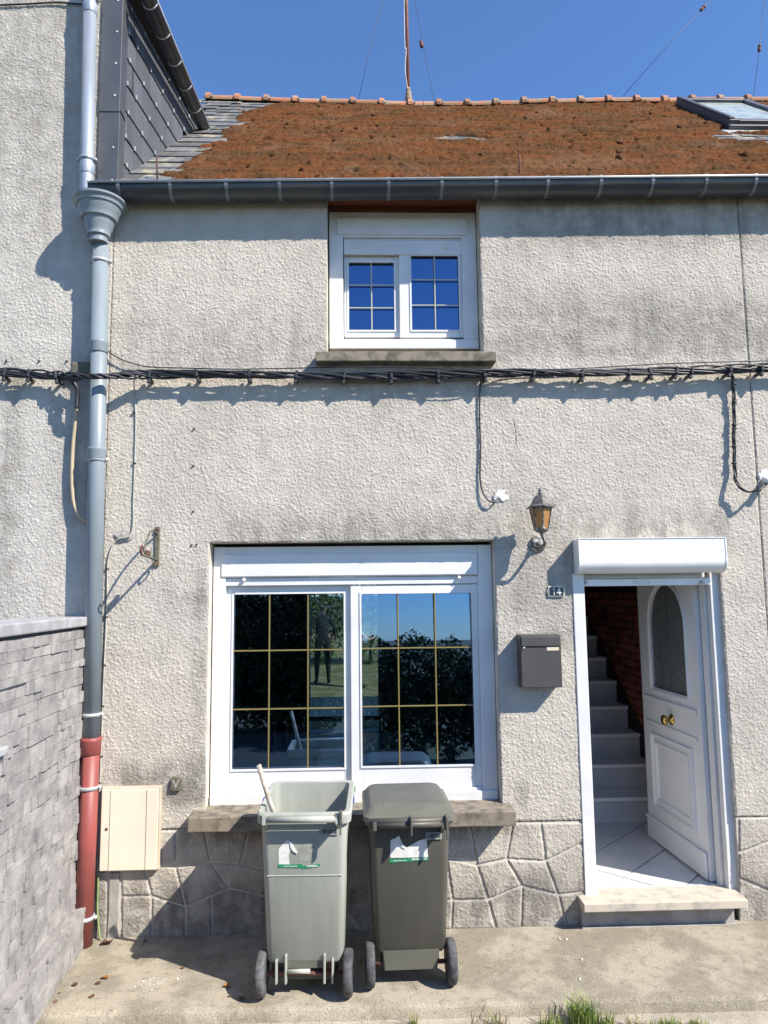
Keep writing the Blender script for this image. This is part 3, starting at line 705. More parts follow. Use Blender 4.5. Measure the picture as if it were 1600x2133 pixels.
yz_prism('stair_string', pr, SX1-.006, SX1+.006, 'brickj', stair)
for n in range(12):
    z1 = FZ+RI*(n+1); y0 = SY+TR*n
    st = box('step', SX0, SX1-.008, y0, y0+TR+.02, FZ+RI*n-.03, z1-.034, 'stair', stair, 0)
    box('tread', SX0, SX1-.008, y0-.03, y0+TR, z1-.032, z1, 'nose', stair, .006, 2)
bw = box('stair_side_wall', 2.60, 2.66, .25, 5.5, FZ, 4.7, 'brickj', H, 0)
bh, bl = .072, .21
me = None
for j in range(26):
    for i in range(12):
        y = 1.0+i*bl+(j % 2)*bl/2; z = FZ+.05+j*bh
        if z < FZ+(y-SY)/TR*RI-.1: continue
        dpt = .012+random.random()*.008
        if me is None:
            b0 = box('brick', 2.585, 2.60, y+.005, y+bl-.005, z+.005, z+bh-.005, 'brick', bw, .003); me = b0.data
        else:
            o = bpy.data.objects.new('brick', me); reg(o, bw, Matrix.Translation((2.5925-random.random()*.006, y+bl/2, z+.005)))
# shell of the house
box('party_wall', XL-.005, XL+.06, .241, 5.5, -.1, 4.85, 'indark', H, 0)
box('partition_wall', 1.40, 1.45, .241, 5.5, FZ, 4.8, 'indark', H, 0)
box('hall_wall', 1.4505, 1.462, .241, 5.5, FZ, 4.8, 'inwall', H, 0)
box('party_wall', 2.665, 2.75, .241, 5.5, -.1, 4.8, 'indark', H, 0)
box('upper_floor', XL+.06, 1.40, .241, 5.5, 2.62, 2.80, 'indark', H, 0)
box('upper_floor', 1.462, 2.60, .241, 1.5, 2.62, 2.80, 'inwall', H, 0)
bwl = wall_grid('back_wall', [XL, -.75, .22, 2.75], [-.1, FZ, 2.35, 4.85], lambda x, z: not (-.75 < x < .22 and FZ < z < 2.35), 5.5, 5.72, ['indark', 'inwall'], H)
fl = box('room_floor', XL+.06, 1.40, .241, 5.5, FZ-.05, FZ-.004, 'grout', H, 0); me = None
for i in range(8):
    for j in range(13):
        x, y = -1.64+i*.38, .25+j*.4
        if me is None:
            b0 = box('floor_tile', x+.003, x+.377, y+.003, y+.397, FZ-.004, FZ, 'floor', fl, 0); me = b0.data
        else: reg(bpy.data.objects.new('floor_tile', me), fl, Matrix.Translation((x+.19, y+.2, FZ-.004)))
# table inside the room
tb = empty('table', (-.2, 2.9, FZ), 0, 'dark polished table inside the room, seen through the left window sash', 'table')
box('table_top', -.95, .55, 2.3, 3.6, FZ+.72, FZ+.76, 'table', tb, .006)
for x in (-.88, .48):
    for y in (2.38, 3.52): box('leg', x-.03, x+.03, y-.03, y+.03, FZ, FZ+.72, 'table', tb, .004)
q = W(615, 1575, 1.15)
bx = loft('storage_box', [rrect(.30, .22, .02, FZ+.50), rrect(.40, .28, .02, q.z+.03), rrect(.36, .25, .02, q.z+.03), rrect(.28, .2, .02, FZ+.52)], 'inwall', None)
bx.location.x = q.x; bx.location.y = 1.2; tag(bx, 'pale open box standing behind the left window pane', 'box')
# ================================================================== ROOF
RX = [(-1.8, 7.748), (-.665, 7.714), (.73, 7.69), (1.4, 7.692), (2.5, 7.748), (3.5, 7.768), (4.8, 7.785)]
def zr(x):
    if x <= RX[0][0]: return RX[0][1]
    for (a, b), (c, d) in zip(RX, RX[1:]):
        if x <= c: return b+(d-b)*(x-a)/(c-a)
    return RX[-1][1]
YE, YR = -.10, 2.80
def ze(x): return 4.855+.0165*(x+1.8)
def rz(x, y, h=0):
    t = (y-YE)/(YR-YE); return ze(x)+(zr(x)-.075-ze(x))*t
SL = math.hypot(YR-YE, 2.78); NY, NZ = -2.78/SL, (YR-YE)/SL
def RP(x, s, h=0):                                 # roof coordinates: along x, up the slope s, off the slope h
    y = YE+s*(YR-YE)/SL
    return Vector((x, y+NY*h, rz(x, y)+NZ*h))
def xleft(y):
    return -1.70+.20*max(0, y)/1.5 if y < 1.5 else -1.50-.22*(y-1.5)/1.3
bm = bmesh.new(); n = 30; rows = []
for k in range(16):
    s = SL*k/15; y = YE+s*(YR-YE)/SL; a = xleft(y)
    rows.append([bm.verts.new(RP(a+(4.9-a)*i/n, s, -.004)) for i in range(n+1)])
back = [bm.verts.new((-1.72+6.62*i/n, 5.8, 4.8)) for i in range(n+1)]; rows.append(back)
for a, b in zip(rows, rows[1:]):
    for i in range(n): bm.faces.new((a[i], a[i+1], b[i+1], b[i]))
roof = bm_obj('roof', bm, 'deck', H)
box('gable_end', -1.76, -1.70, 1.5, 5.5, 4.85, 6.2, 'indark', roof, 0)
# slates where they show through the moss
fr_ang = math.atan2(2.78, YR-YE)
def roof_mat(x, s, h=0, tilt=.04, yaw=0):
    return Matrix.Translation(RP(x, s, h)) @ Matrix.Rotation(fr_ang-tilt, 4, 'X') @ Matrix.Rotation(yaw, 4, 'Z')
bm = bmesh.new(); bm_box(bm, -.127, .127, 0, .34, 0, .008)
for v in bm.verts: v.co.x += .004*noise.noise(v.co*40)
smesh = None
EX = .20
def moss_edge(s):                                  # how far from the left verge the moss begins
    t = s/SL
    b = .17+.10*t+.55*max(0, (t-.80)/.2)**1.3
    return b
cnt = 0
bare = [(.93, 1.85, .28), (3.45, 1.75, .35), (3.75, 1.45, .3), (3.6, 2.1, .25)]
for r in range(int(SL/EX)):
    s = r*EX+.01; y = YE+s*(YR-YE)/SL; x0 = xleft(y)
    lim = moss_edge(s)+.32
    for c in range(34):
        x = x0+.13+(c-(r % 2)*.5)*.258
        if x < x0-.02 or x > 4.8: continue
        near = x-x0 < lim or any((x-bx_)**2+(s-bs)**2 < br*br for bx_, bs, br in bare)
        if not near: continue
        if smesh is None:
            o = bm_obj('slate', bm, 'slate', roof); smesh = o.data; C.objects.unlink(o)
        o = bpy.data.objects.new('slate', smesh); cnt += 1
        # the mesh has its origin at its base centre
        reg(o, roof, roof_mat(x, s, .006+random.random()*.006, .03+random.random()*.02, random.uniform(-.015, .015)) @ Matrix.Translation((0, .17, 0)))
# moss mat
nx_, ns_ = 520, 300
vs = []; fs = []
for j in range(ns_+1):
    s = SL*1.0*j/ns_
    y = YE+s*(YR-YE)/SL; x0 = xleft(y)
    for i in range(nx_+1):
        x = -1.78+6.6*i/nx_
        q = Vector((x, s, 0))
        edge = (x-x0-moss_edge(s))/.10+1.6*noise.noise(q*3.1)+1.3*noise.noise(q*9)+.5*noise.noise(q*27)
        for bx_, bs, br in bare:
            dd = math.hypot((x-bx_), (s-bs)*1.6); edge = min(edge, (dd-br*.55)/.06+1.8*noise.noise(q*8)+1.0*noise.noise(q*22))
        top = (SL-s)/.09+1.3*noise.noise(q*7+Vector((5, 5, 0)))-.1; edge = min(edge, top*1.5)
        g = noise.noise(q*14)*.6+noise.noise(q*34)*.8+noise.noise(q*75)*.6
        hgt = .036+.014*noise.noise(q*4)+.017*g
        hgt += .016*(1-((s/.2) % 1))-.008+.010*noise.noise(Vector((x*5, s*30, 3)))
        lump = noise.noise(Vector((x*10, s*9, 7)))
        if lump > .42: hgt += .05*(lump-.42)
        hole_ = noise.noise(Vector((x*15, s*10, 17)))
        if hole_ > .46: hgt -= .09*(hole_-.46)/.2
        hgt = min(hgt, .03*edge-.03)
        if edge < -1.5: hgt = -.06
        hgt = max(hgt, -.06)
        vs.append(RP(x, s, hgt))
W1 = nx_+1
for j in range(ns_):
    for i in range(nx_):
        a = j*W1+i; fs.append((a, a+1, a+W1+1, a+W1))
mo = obj('moss', vs, fs, 'moss', roof, True); tag(mo, kind='stuff')
# ridge tiles
bm = bmesh.new(); R0, Lr = .062, .335
for k, (xa, xb, ra, rb2) in enumerate(((0, Lr, R0, R0), (-.005, .05, R0+.024, R0+.022))):
    A = [bm.verts.new((xa, math.cos(a)*ra*1.15, math.sin(a)*ra)) for a in [math.pi*(-.08+1.16*i/10) for i in range(11)]]
    B = [bm.verts.new((xb, math.cos(a)*rb2*1.15, math.sin(a)*rb2)) for a in [math.pi*(-.08+1.16*i/10) for i in range(11)]]
    for i in range(10): bm.faces.new((A[i], A[i+1], B[i+1], B[i]))
    bm.faces.new(A); bm.faces.new(B[::-1])
tmesh = None
tx = W(432, 200, YR).x
while tx < 4.7:
    z = zr(tx+.16)-.075
    if tmesh is None:
        o = bm_obj('ridge_tile', bm, 'terra', roof); tmesh = o.data; off = o.matrix_world.translation.copy(); off = WM[o].translation.copy(); C.objects.unlink(o)
    o = bpy.data.objects.new('ridge_tile', tmesh)
    sl_ = math.atan2(zr(tx+.3)-zr(tx), .3)
    reg(o, roof, Matrix.Translation((tx, YR, z+random.uniform(-.006, .006))) @ Matrix.Rotation(-sl_+random.uniform(-.025, .025), 4, 'Y') @ Matrix.Translation(off))
    if random.random() < .8:
        blob('mortar_dab', (tx+.03, YR-.075, z+.005), .05, .025, .022, 'mortar', roof, 2, .6, tx)
    tx += .326
# snow hooks
for x, y in ((332, 372), (1079, 372)):
    q = RP(W(x, y, .1).x, .22, 0)
    tube('snow_hook', [q, q+Vector((.0, -.02, .10)), q+Vector((.0, -.03, .16)), q+Vector((.0, -.005, .185))], .007, 'rust', roof, 6)
# roof window
sx0, sx1 = None, None
def hit_roof(px, py, h):
    d = ray(px, py); lo, hi = .02, 1.0
    best = None
    for k in range(400):
        Y = -.1+k*.0075; p = W(px, py, Y)
        dz = p.z-(rz(p.x, Y)+h*1.4)
        if best is None or abs(dz) < best[0]: best = (abs(dz), p)
    return best[1]
a, b = hit_roof(1428, 208, .08), hit_roof(1484, 250, .08)
xk = (a.x+b.x)/2; s0 = (b.y-YE)*SL/(YR-YE); s1 = min((a.y-YE)*SL/(YR-YE), SL-.12)
KF = Matrix.Translation(RP(xk, s0, 0)) @ Matrix.Rotation(fr_ang, 4, 'X')
kw, kl = .80, s1-s0
bm = bmesh.new()
bm_box(bm, 0, .09, 0, kl, -.02, .10); bm_box(bm, kw-.09, kw, 0, kl, -.02, .10); bm_box(bm, .09, kw-.09, 0, .09, -.02, .095); bm_box(bm, .09, kw-.09, kl-.09, kl, -.02, .105)
bevel(bm, .006, 1); kf = bm_obj('skylight', bm, 'sash', roof, frame=KF)
box('skylight_pane', .09, kw-.09, .09, kl-.09, .062, .072, 'skyglass', roof, 0, frame=KF)
box('skylight_rail', -.01, kw+.01, -.05, -.002, .02, .06, 'sash', roof, .006, frame=KF)
box('skylight_cover', .0, .05, .02, kl, .1005, .118, 'sash', roof, .005, frame=KF)
box('skylight_apron', -.08, kw+.08, -.28, -.05, .012, .018, 'zincl', roof, .002, frame=KF)

# ---- gutter
def lipz(x): return 4.856+.0177*(x+1.817)
GX0, GX1, GR, GY = -1.815, 4.75, .085, -.105
bm = bmesh.new(); A = []
st = [GX0+(GX1-GX0)*i/12 for i in range(13)]
for x in st:
    z = lipz(x); ring = [bm.verts.new((x, GY-GR*math.cos(a), z-GR*math.sin(a))) for a in [math.pi*k/12 for k in range(13)]]
    ring += [bm.verts.new((x, GY-(GR-.004)*math.cos(a), z-(GR-.004)*math.sin(a))) for a in [math.pi*k/12 for k in range(12, -1, -1)]]
    A.append(ring)
for u, v in zip(A, A[1:]):
    for i in range(len(u)): bm.faces.new((u[i], u[(i+1) % len(u)], v[(i+1) % len(u)], v[i]))
bm.faces.new(A[0]); bm.faces.new(A[-1][::-1])
gut = bm_obj('gutter', bm, 'zinc', H, True)
yz_prism('gutter_end', [(GY-GR*math.cos(a), lipz(GX0)-GR*math.sin(a)) for a in [math.pi*k/12 for k in range(13)]], GX0-.003, GX0+.001, 'zinc', gut)
tube('gutter_lip', [(GX0, GY-GR-.004, lipz(GX0)+.003), (GX1, GY-GR-.004, lipz(GX1)+.003)], .009, 'zincl', gut, 8)  # bright highlight along the lip is put into this paler zinc
for px in (246, 354, 471, 582, 691, 810, 921, 1034, 1142, 1253, 1361, 1473, 1576, 1685):
    q = W(px, 372, -.19); z = lipz(q.x); bm = bmesh.new(); n = 12
    P = [(GY-(GR+.005)*math.cos(a), z+.002-(GR+.005)*math.sin(a)) for a in [math.pi*(-.06+.95*k/n) for k in range(n+1)]]
    I = [(GY-(GR-.0005)*math.cos(a), z+.004-(GR-.0005)*math.sin(a)) for a in [math.pi*(-.06+.95*k/n) for k in range(n+1)]]
    o4 = [[bm.verts.new((q.x+d, y, zz)) for y, zz in L] for L, d in ((P, -.011), (P, .011), (I, .011), (I, -.011))]
    for u, v in zip(o4, o4[1:]+o4[:1]):
        for i in range(n): bm.faces.new((u[i], u[i+1], v[i+1], v[i]))
    bm_obj('gutter_bracket', bm, 'strap', gut)
yz_prism('fascia_board', [(-.022, 4.70), (-.002, 4.70), (-.002, 4.87), (-.022, 4.87)], ux1+.02, 4.7, 'sill', H) if False else None

# ---- rainwater head and downpipe of this house
hc = W(208, 430, -.12); hz = hc.z
def flat_back(o, lim):
    for v in o.data.vertices:
        if v.co.y+WM[o].translation.y > lim: v.co.y = lim-WM[o].translation.y
    o.data.update()
pt, pb = W(210.5, 505, -.088), W(190, 1540, -.088)
dp = tube('downpipe', [(pt.x, -.088, pt.z+.02), (pb.x, -.088, pb.z-.03)], .053, 'pipe', H, 20)
hp = lathe('rainwater_head', [(r0*(.9 if r0 > .08 else 1), t0) for r0, t0 in [(.060, -.29), (.060, -.25), (.074, -.246), (.074, -.228), (.082, -.215), (.100, -.185), (.108, -.150), (.112, -.135), (.128, -.132), (.130, -.118), (.138, -.095), (.152, -.070), (.157, -.050), (.168, -.047), (.170, -.034), (.178, -.020), (.190, -.014), (.192, .0), (.184, .002), (.165, -.03), (.05, -.12)]], (hc.x, -.12, hz+.03), (0, 0, 1), 'pipe', dp, 32)
flat_back(hp, -.004); hp.data.set_sharp_from_angle(angle=math.radians(38))
def along(py):
    t = (py-505)/(1540-505); return Vector((pt.x+(pb.x-pt.x)*t, -.088, W(200, py, -.088).z))
for py, m_ in ((722, 'pipe'), (945, 'pipe')):
    q = along(py); lathe('pipe_socket', [(.0585, -.045), (.0605, -.04), (.0605, .02), (.064, .03), (.0585, .036)], q, (0, 0, 1), m_, dp, 20)
def clamp(q, r, m, parent):
    lathe('pipe_clamp', [(r, -.011), (r+.006, -.010), (r+.006, .010), (r, .011)], q, (0, 0, 1), m, parent, 20)
    for s in (-1, 1): lathe('clamp_bolt', [(.011, -.012), (.011, .012)], q+Vector((s*(r+.012), 0, 0)), (0, 1, 0), 'zincl', parent, 8)
    box('clamp_stay', q.x-.007, q.x+.007, -.06, .002, q.z-.006, q.z+.006, 'zincl', parent, 0)
clamp(along(958), .0535, 'zincl', dp); clamp(along(1488), .0535, 'zincl', dp); clamp(along(545), .0535, 'zincl', dp)
rp = tube('drain_pipe', [(pb.x, -.088, pb.z-.02), (pb.x-.006, -.088, -.02)], .054, 'redp', H, 20)
lathe('pipe_collar', [(.055, -.07), (.062, -.065), (.062, .005), (.065, .012), (.065, .03), (.055, .034)], (pb.x, -.088, pb.z-.02), (0, 0, 1), 'redp', rp, 20)
q = Vector((pb.x-.003, -.088, W(190, 1641, -.1).z)); clamp(q, .0545, 'zincl', rp)
q = Vector((pb.x-.004, -.088, .16)); clamp(q, .0545, 'zincl', rp)

# ================================================================== NEIGHBOUR ON THE LEFT
N = empty('neighbouring_house', (-4, 0, 0), 0, 'taller pale stuccoed house on the left with grey slate-clad side', 'house')
def prism_y(name, pts, y0, y1, m, parent): return xz_prism(name, pts, y0, y1, m, parent)
ZN = 6.47
nw = xz_prism('front_wall', [(-7.5, -.1), (XL-.0015, -.1), (XL-.0015, ZN), (-4.4, 9.3), (-7.5, ZN)], .002, .24, 'stucco_n', N)
roughcast('roughcast_coat', [-2.75, XL-.0015], [1.7, ZN], lambda x, z: True, .003, 'stucco_nd', nw)
CH0, CH1 = Vector((XL-.012, .0, 0)), Vector((-1.52, 1.62, 0))
cd = (CH1-CH0).normalized(); CL = (CH1-CH0).length
vs = [(XL-.002, .241, 4.7), (-1.54, 1.62, 4.7), (-1.54, 1.62, ZN), (XL-.002, .241, ZN), (-4, .241, 4.7), (-4, 1.62, 4.7), (-4, 1.62, ZN), (-4, .241, ZN)]
ck = obj('slate_cheek', [(CH0.x-.02, 0.241, 4.6), (CH1.x-.02, 1.62, 4.6), (CH1.x-.02, 1.62, ZN), (CH0.x-.02, .241, ZN), (-4, .241, 4.6), (-4, 1.62, 4.6), (-4, 1.62, ZN), (-4, .241, ZN)],
   [(0, 1, 2, 3), (1, 5, 6, 2), (5, 4, 7, 6), (4, 0, 3, 7), (3, 2, 6, 7), (0, 4, 5, 1)], 'indark', N)
# slate: local x along the wall, z up, face toward +y_local = outward (+X world)
CF = lambda s, z: Matrix(((-cd.x, cd.y, 0, CH0.x+cd.x*(s+SW)), (-cd.y, -cd.x, 0, CH0.y+cd.y*(s+SW)), (0, 0, 1, z), (0, 0, 0, 1)))
SW, SH, SE = .238, .27, .205
bm = bmesh.new()
q = [(0.002, .016, 0), (SW-.002, .016, 0), (SW-.002, .004, SH), (.002, .004, SH)]
v0 = [bm.verts.new(p) for p in q]; v1 = [bm.verts.new((p[0], p[1]-.0065, p[2])) for p in q]
bm.faces.new(v0); bm.faces.new(v1[::-1])
for i in range(4): bm.faces.new((v0[i], v1[i], v1[(i+1) % 4], v0[(i+1) % 4]))
for f in bm_box(bm, SW/2-.006, SW/2+.006, .0165, .023, -.010, .022): f.material_index = 1
cm = None; j = 0
z = 4.78
while z < ZN-.02:
    for i in range(-1, 9):
        s = .03+i*SW+(j % 2)*SW/2
        if s < -.12 or s > 1.6: continue
        ymid = CH0.y+cd.y*s
        if z+SH < rz(-1.6, ymid+SW)-.05: continue
        if cm is None:
            o = bm_obj('slate', bm, ['fib', 'zincl'], ck); cm = o.data; coff = WM[o].translation.copy(); C.objects.unlink(o)
        o = bpy.data.objects.new('slate', cm); reg(o, ck, CF(max(s, .0), z) @ Matrix.Translation(coff))
    z += SE; j += 1
# corner flashing
f0, f1 = W(213, 100).x, W(241, 100).x
zj = W(228, 230).z
for a, b, yy in ((4.86, zj, -.014), (zj-.02, ZN, -.019)):
    fl_ = box('corner_flashing', f0, XL+.018, yy, yy+.004, a, b, 'flash', N, .001)
    box('flashing_return', XL+.0145, XL+.0185, yy+.004, .10, a, b, 'flash', fl_, 0)
    for k in range(9):
        zz = a+.12+k*.245
        if zz > b-.05: break
        lathe('nail_head', [(.009, 0), (.009, .002), (.004, .005)], (XL-.02, yy, zz), (0, -1, 0), 'zincl', fl_, 10)
# eave gutter over the slates
g0, g1 = Vector((-1.535, -.03, ZN-.025)), Vector((-1.435, 1.60, ZN-.045))
gd = (g1-g0).normalized(); gs = Vector((gd.y, -gd.x, 0)).normalized()
bm = bmesh.new(); A = []; r = .052
for t in (0, .25, .5, .75, 1):
    c = g0.lerp(g1, t)
    ring = [bm.verts.new(c+gs*(-r*math.cos(a))+Vector((0, 0, -r*math.sin(a)))) for a in [math.pi*k/10 for k in range(11)]]
    ring += [bm.verts.new(c+gs*(-(r-.004)*math.cos(a))+Vector((0, 0, -(r-.004)*math.sin(a)))) for a in [math.pi*k/10 for k in range(10, -1, -1)]]
    A.append(ring)
for u, v in zip(A, A[1:]):
    for i in range(len(u)): bm.faces.new((u[i], u[(i+1) % len(u)], v[(i+1) % len(u)], v[i]))
ng = bm_obj('gutter', bm, 'zinc', N, True)
tube('gutter_lip', [g0+gs*(r+.004), g1+gs*(r+.004)], .009, 'zincl', ng, 8)  # pale zinc paints the highlight along this lip too
obj('gutter_end', [g1+gs*(-r*math.cos(a))+Vector((0, .0, -r*math.sin(a))) for a in [math.pi*k/10 for k in range(11)]]+[g1+gd*.004+gs*(-r*math.cos(a))+Vector((0, .0, -r*math.sin(a))) for a in [math.pi*k/10 for k in range(11)]], [list(range(11)), list(range(21, 10, -1))]+[(i, i+1, i+12, i+11) for i in range(10)], 'zincl', ng)
for k in range(6):
    c = g0.lerp(g1, .08+.17*k); bm = bmesh.new()
    bm_tube(bm, [c+gs*(-(r+.002)*math.cos(a))+Vector((0, 0, -(r+.002)*math.sin(a))) for a in [math.pi*(-.04+1.08*i/12) for i in range(13)]], .006, 6); bm_obj('gutter_bracket', bm, 'zincl', ng, True)
# eave board, coloured near-black as shade under the gutter, + roof
obj('eave_board', [(XL-.3, -.01, ZN+.0), (-1.61, -.01, ZN), (-1.51, 1.66, ZN), (XL-.3, 1.66, ZN), (XL-.3, -.01, ZN+.04), (-1.61, -.01, ZN+.04), (-1.51, 1.66, ZN+.04), (XL-.3, 1.66, ZN+.04)], [(3, 2, 1, 0), (4, 5, 6, 7), (0, 1, 5, 4), (1, 2, 6, 5), (2, 3, 7, 6), (3, 0, 4, 7)], 'indark', N)
obj('roof', [(-1.55, -.03, ZN+.045), (-1.45, 1.68, ZN+.045), (-4.4, 1.68, 9.42), (-4.4, -.03, 9.42), (-7.4, -.03, ZN+.045), (-7.4, 1.68, ZN+.045)]+[(-1.55, -.03, ZN+.10), (-1.45, 1.68, ZN+.10), (-4.4, 1.68, 9.5), (-4.4, -.03, 9.5), (-7.4, -.03, ZN+.10), (-7.4, 1.68, ZN+.10)],
    [(0, 1, 2, 3), (3, 2, 5, 4), (6, 9, 8, 7), (9, 10, 11, 8), (0, 6, 7, 1), (0, 3, 9, 6), (3, 4, 10, 9), (1, 7, 8, 2), (2, 8, 11, 5), (4, 5, 11, 10)], 'fib', N)
# its own pipe above the rainwater head
u0, u1 = W(189, -60, -.085), W(180.5, 395, -.085)
dn = tube('downpipe', [u0, u1, (hc.x-.03, -.11, hz-.02)], .0455, 'pipe_n', N, 20)
for py in (2, 335):
    q = u0.lerp(u1, (py+60)/455.); clamp(q, .0465, 'pipe_n', dn)
for py in (352, 20):
    q = u0.lerp(u1, (py+60)/455.); lathe('pipe_socket', [(.047, -.05), (.0495, -.045), (.0495, .03), (.047, .035)], q, (0, 0, 1), 'pipe_n', dn, 20)
# ================================================================== CABLES ON THE FACADE
cb = empty('cable_bundle', W(800, 779, -.05), 0, 'bundle of twisted black cables running across both house fronts', 'cable bundle')
path = [(-60, 775, -.07), (40, 777, -.07), (110, 781, -.07), (150, 784, -.11), (180, 785, -.175), (205, 784, -.20), (235, 783, -.165), (275, 781, -.11), (315, 780, -.07), (410, 778, -.07), (520, 779, -.07), (620, 781, -.065), (718, 782, -.065), (815, 782, -.065), (912, 781, -.065), (1008, 779, -.065), (1112, 777, -.065), (1212, 778, -.065), (1310, 776, -.065), (1420, 772, -.065), (1520, 768, -.065), (1620, 765, -.065), (1720, 763, -.065)]
cen = catmull([W(x, y, Y) for x, y, Y in path], 8)
for k in range(6):
    pts = []
    for i, c in enumerate(cen):
        a = i*.22+k*1.05+.5*math.sin(i*.13+k); rr_ = .020+.007*math.sin(i*.31+k*2)
        if 28 < i < 52: rr_ *= .6
        pts.append(c+Vector((0, math.cos(a)*rr_, math.sin(a)*rr_)))
    tube('cable', pts, .0092 if k < 4 else .0065, 'black', cb, 6)
for x in (12, 62, 118, 313, 410, 520, 618, 718, 815, 912, 1008, 1112, 1212, 1310, 1352, 1408, 1440, 1520, 1585):
    yy = None
    for (x0, y0, Y0), (x1, y1, Y1) in zip(path, path[1:]):
        if x0 <= x <= x1: t = (x-x0)/(x1-x0); yy = y0+(y1-y0)*t; Yk = Y0+(Y1-Y0)*t
    q = W(x, yy, Yk); bm = bmesh.new()
    bm_box(bm, q.x-.009, q.x+.009, Yk-.029, Yk+.03, q.z-.027, q.z+.025); bm_box(bm, q.x-.009, q.x+.009, Yk+.02, .004, q.z-.045, q.z-.022); bm_box(bm, q.x-.010, q.x+.010, Yk-.02, Yk+.004, q.z-.062, q.z-.0295)
    ang = random.uniform(-.25, .25)
    for v in bm.verts:
        d = v.co-q; v.co = q+Vector((d.x*math.cos(ang)-d.z*math.sin(ang), d.y, d.x*math.sin(ang)+d.z*math.cos(ang)))
    bevel(bm, .003, 1); bm_obj('cable_clip', bm, 'blackc', cb)
def cable(name, pts, r, m, label, cat='cable', n=8):
    return tag(tube(name, catmull([W(x, y, Y) for x, y, Y in pts], n), r, m), label, cat)
cable('thin_cable', [(222, 728, -.02), (240, 742, -.03), (270, 755, -.03), (310, 764, -.03), (400, 767, -.03), (500, 769, -.03), (650, 766, -.04), (740, 764, -.11), (850, 765, -.11), (1000, 770, -.11), (1060, 770, -.04), (1200, 768, -.03), (1400, 757, -.03), (1700, 749, -.03)], .004, 'black', 'thin loose wire strung just above the black cable bundle')
cable('drop_cable', [(1006, 786, -.07), (1001, 800, -.02), (999, 860, -.012), (1001, 930, -.012), (1000, 990, -.014), (1004, 1020, -.02), (1016, 1041, -.03), (1030, 1046, -.03), (1038, 1038, -.01)], .006, 'black', 'single black cable dropping to white plaster dab above the window')
p = W(1041, 1033); tag(blob('plaster_dab', (p.x, -.002, p.z), .045, .006, .038, 'plaster', None, 3, .9, 3), 'small white plaster dab where the middle black cable enters', 'plaster dab')
rd = empty('drop_cable_bundle', W(1528, 1000, -.02), 0, 'short bundle of tied black cables dropping at the right edge', 'cable bundle')
base = [(1524, 776, -.07), (1527, 800, -.04), (1529, 850, -.03), (1529, 920, -.03), (1531, 980, -.035), (1536, 1008, -.06), (1556, 1024, -.07), (1578, 1021, -.10), (1592, 1012, -.08), (1596, 1006, -.02)]
for k in range(3):
    pts = catmull([W(x, y, Y) for x, y, Y in base], 8)
    tube('cable', [q+Vector((.008*math.cos(i*.3+k*2.1), .008*math.sin(i*.3+k*2.1), 0)) for i, q in enumerate(pts)], .0055, 'black', rd, 6)
for y in (800, 838, 885, 930, 965):
    q = W(1529, y, -.033); lathe('cable_tie', [(.017, -.005), (.017, .005)], q, (0, 0, 1), 'blackc', rd, 10)
q = W(1592, 1004); tag(tube('wall_sleeve', [(q.x, .0, q.z+.01), (q.x-.0, -.05, q.z), (q.x-.004, -.09, q.z-.025)], .022, 'plaster', None, 14), 'stubby white pipe sleeve taking the cables at the right edge', 'pipe sleeve')
p = W(1588, 996); tag(blob('plaster_patch', (p.x+.02, -.0, p.z+.01), .055, .007, .05, 'plaster', None, 3, .8, 8), 'white plaster patch around the right pipe sleeve', 'plaster patch')
ww = cable('telephone_wire', [(279, 792, -.05), (280, 815, -.012), (283, 870, -.008), (281, 960, -.008), (278, 1040, -.008), (277, 1095, -.010), (270, 1116, -.02), (256, 1120, -.02), (240, 1128, -.015), (228, 1155, -.012), (224, 1185, -.010), (223, 1260, -.010), (219, 1350, -.010), (215, 1440, -.010), (211, 1560, -.010), (208, 1635, -.010), (205, 1700, -.012), (203, 1830, -.012)], .0045, 'white_c', 'thin off-white wire beside the downpipe reaching the cream box')
for x, y in ((280, 860), (281, 965), (224, 1185), (222, 1285), (218, 1385), (215, 1470), (211, 1575), (208, 1630)):
    q = W(x, y); box('wire_clip', q.x-.008, q.x+.010, -.017, .002, q.z-.004, q.z+.004, 'plug', ww, 0)
p = W(257, 1117); tag(blob('mortar_patch', (p.x, -.001, p.z), .052, .012, .04, 'cement', None, 3, .6, 5), 'grey mortar patch on the wall behind the thin white wire', 'mortar patch')
cable('earth_wire', [(205, 1815, -.012), (204, 1850, -.015), (203, 1890, -.015), (205, 1925, -.016), (209, 1958, -.03)], .006, 'greenw', 'green earth wire dropping below the cream box to the ground')
cd_ = cable('conduit', [(160, 850, -.05), (157, 880, -.045), (152, 930, -.04), (150, 990, -.04), (152, 1035, -.04), (158, 1060, -.045), (168, 1078, -.05), (190, 1090, -.05)], .013, 'beige', 'beige curved conduit left of the grey downpipe', 'conduit')
tube('black_sleeve', catmull([W(*q) for q in ((140, 788, -.07), (152, 797, -.07), (160, 808, -.06), (161, 826, -.05), (160, 852, -.05))], 6), .0145, 'black', cd_, 10)
tag(box('junction_box', W(150, 752, -.05).x, W(188, 752, -.05).x, -.06, 0, W(168, 778, -.05).z, W(168, 754, -.05).z, 'bronze', None, .008, 2), 'small dark junction box beside the downpipe above the cables', 'junction box')
cable('wall_wire', [(-40, 12, -.01), (60, 8, -.012), (120, 5, -.012), (172, 9, -.02)], .006, 'black', 'dark wire on the left house near the photo top')

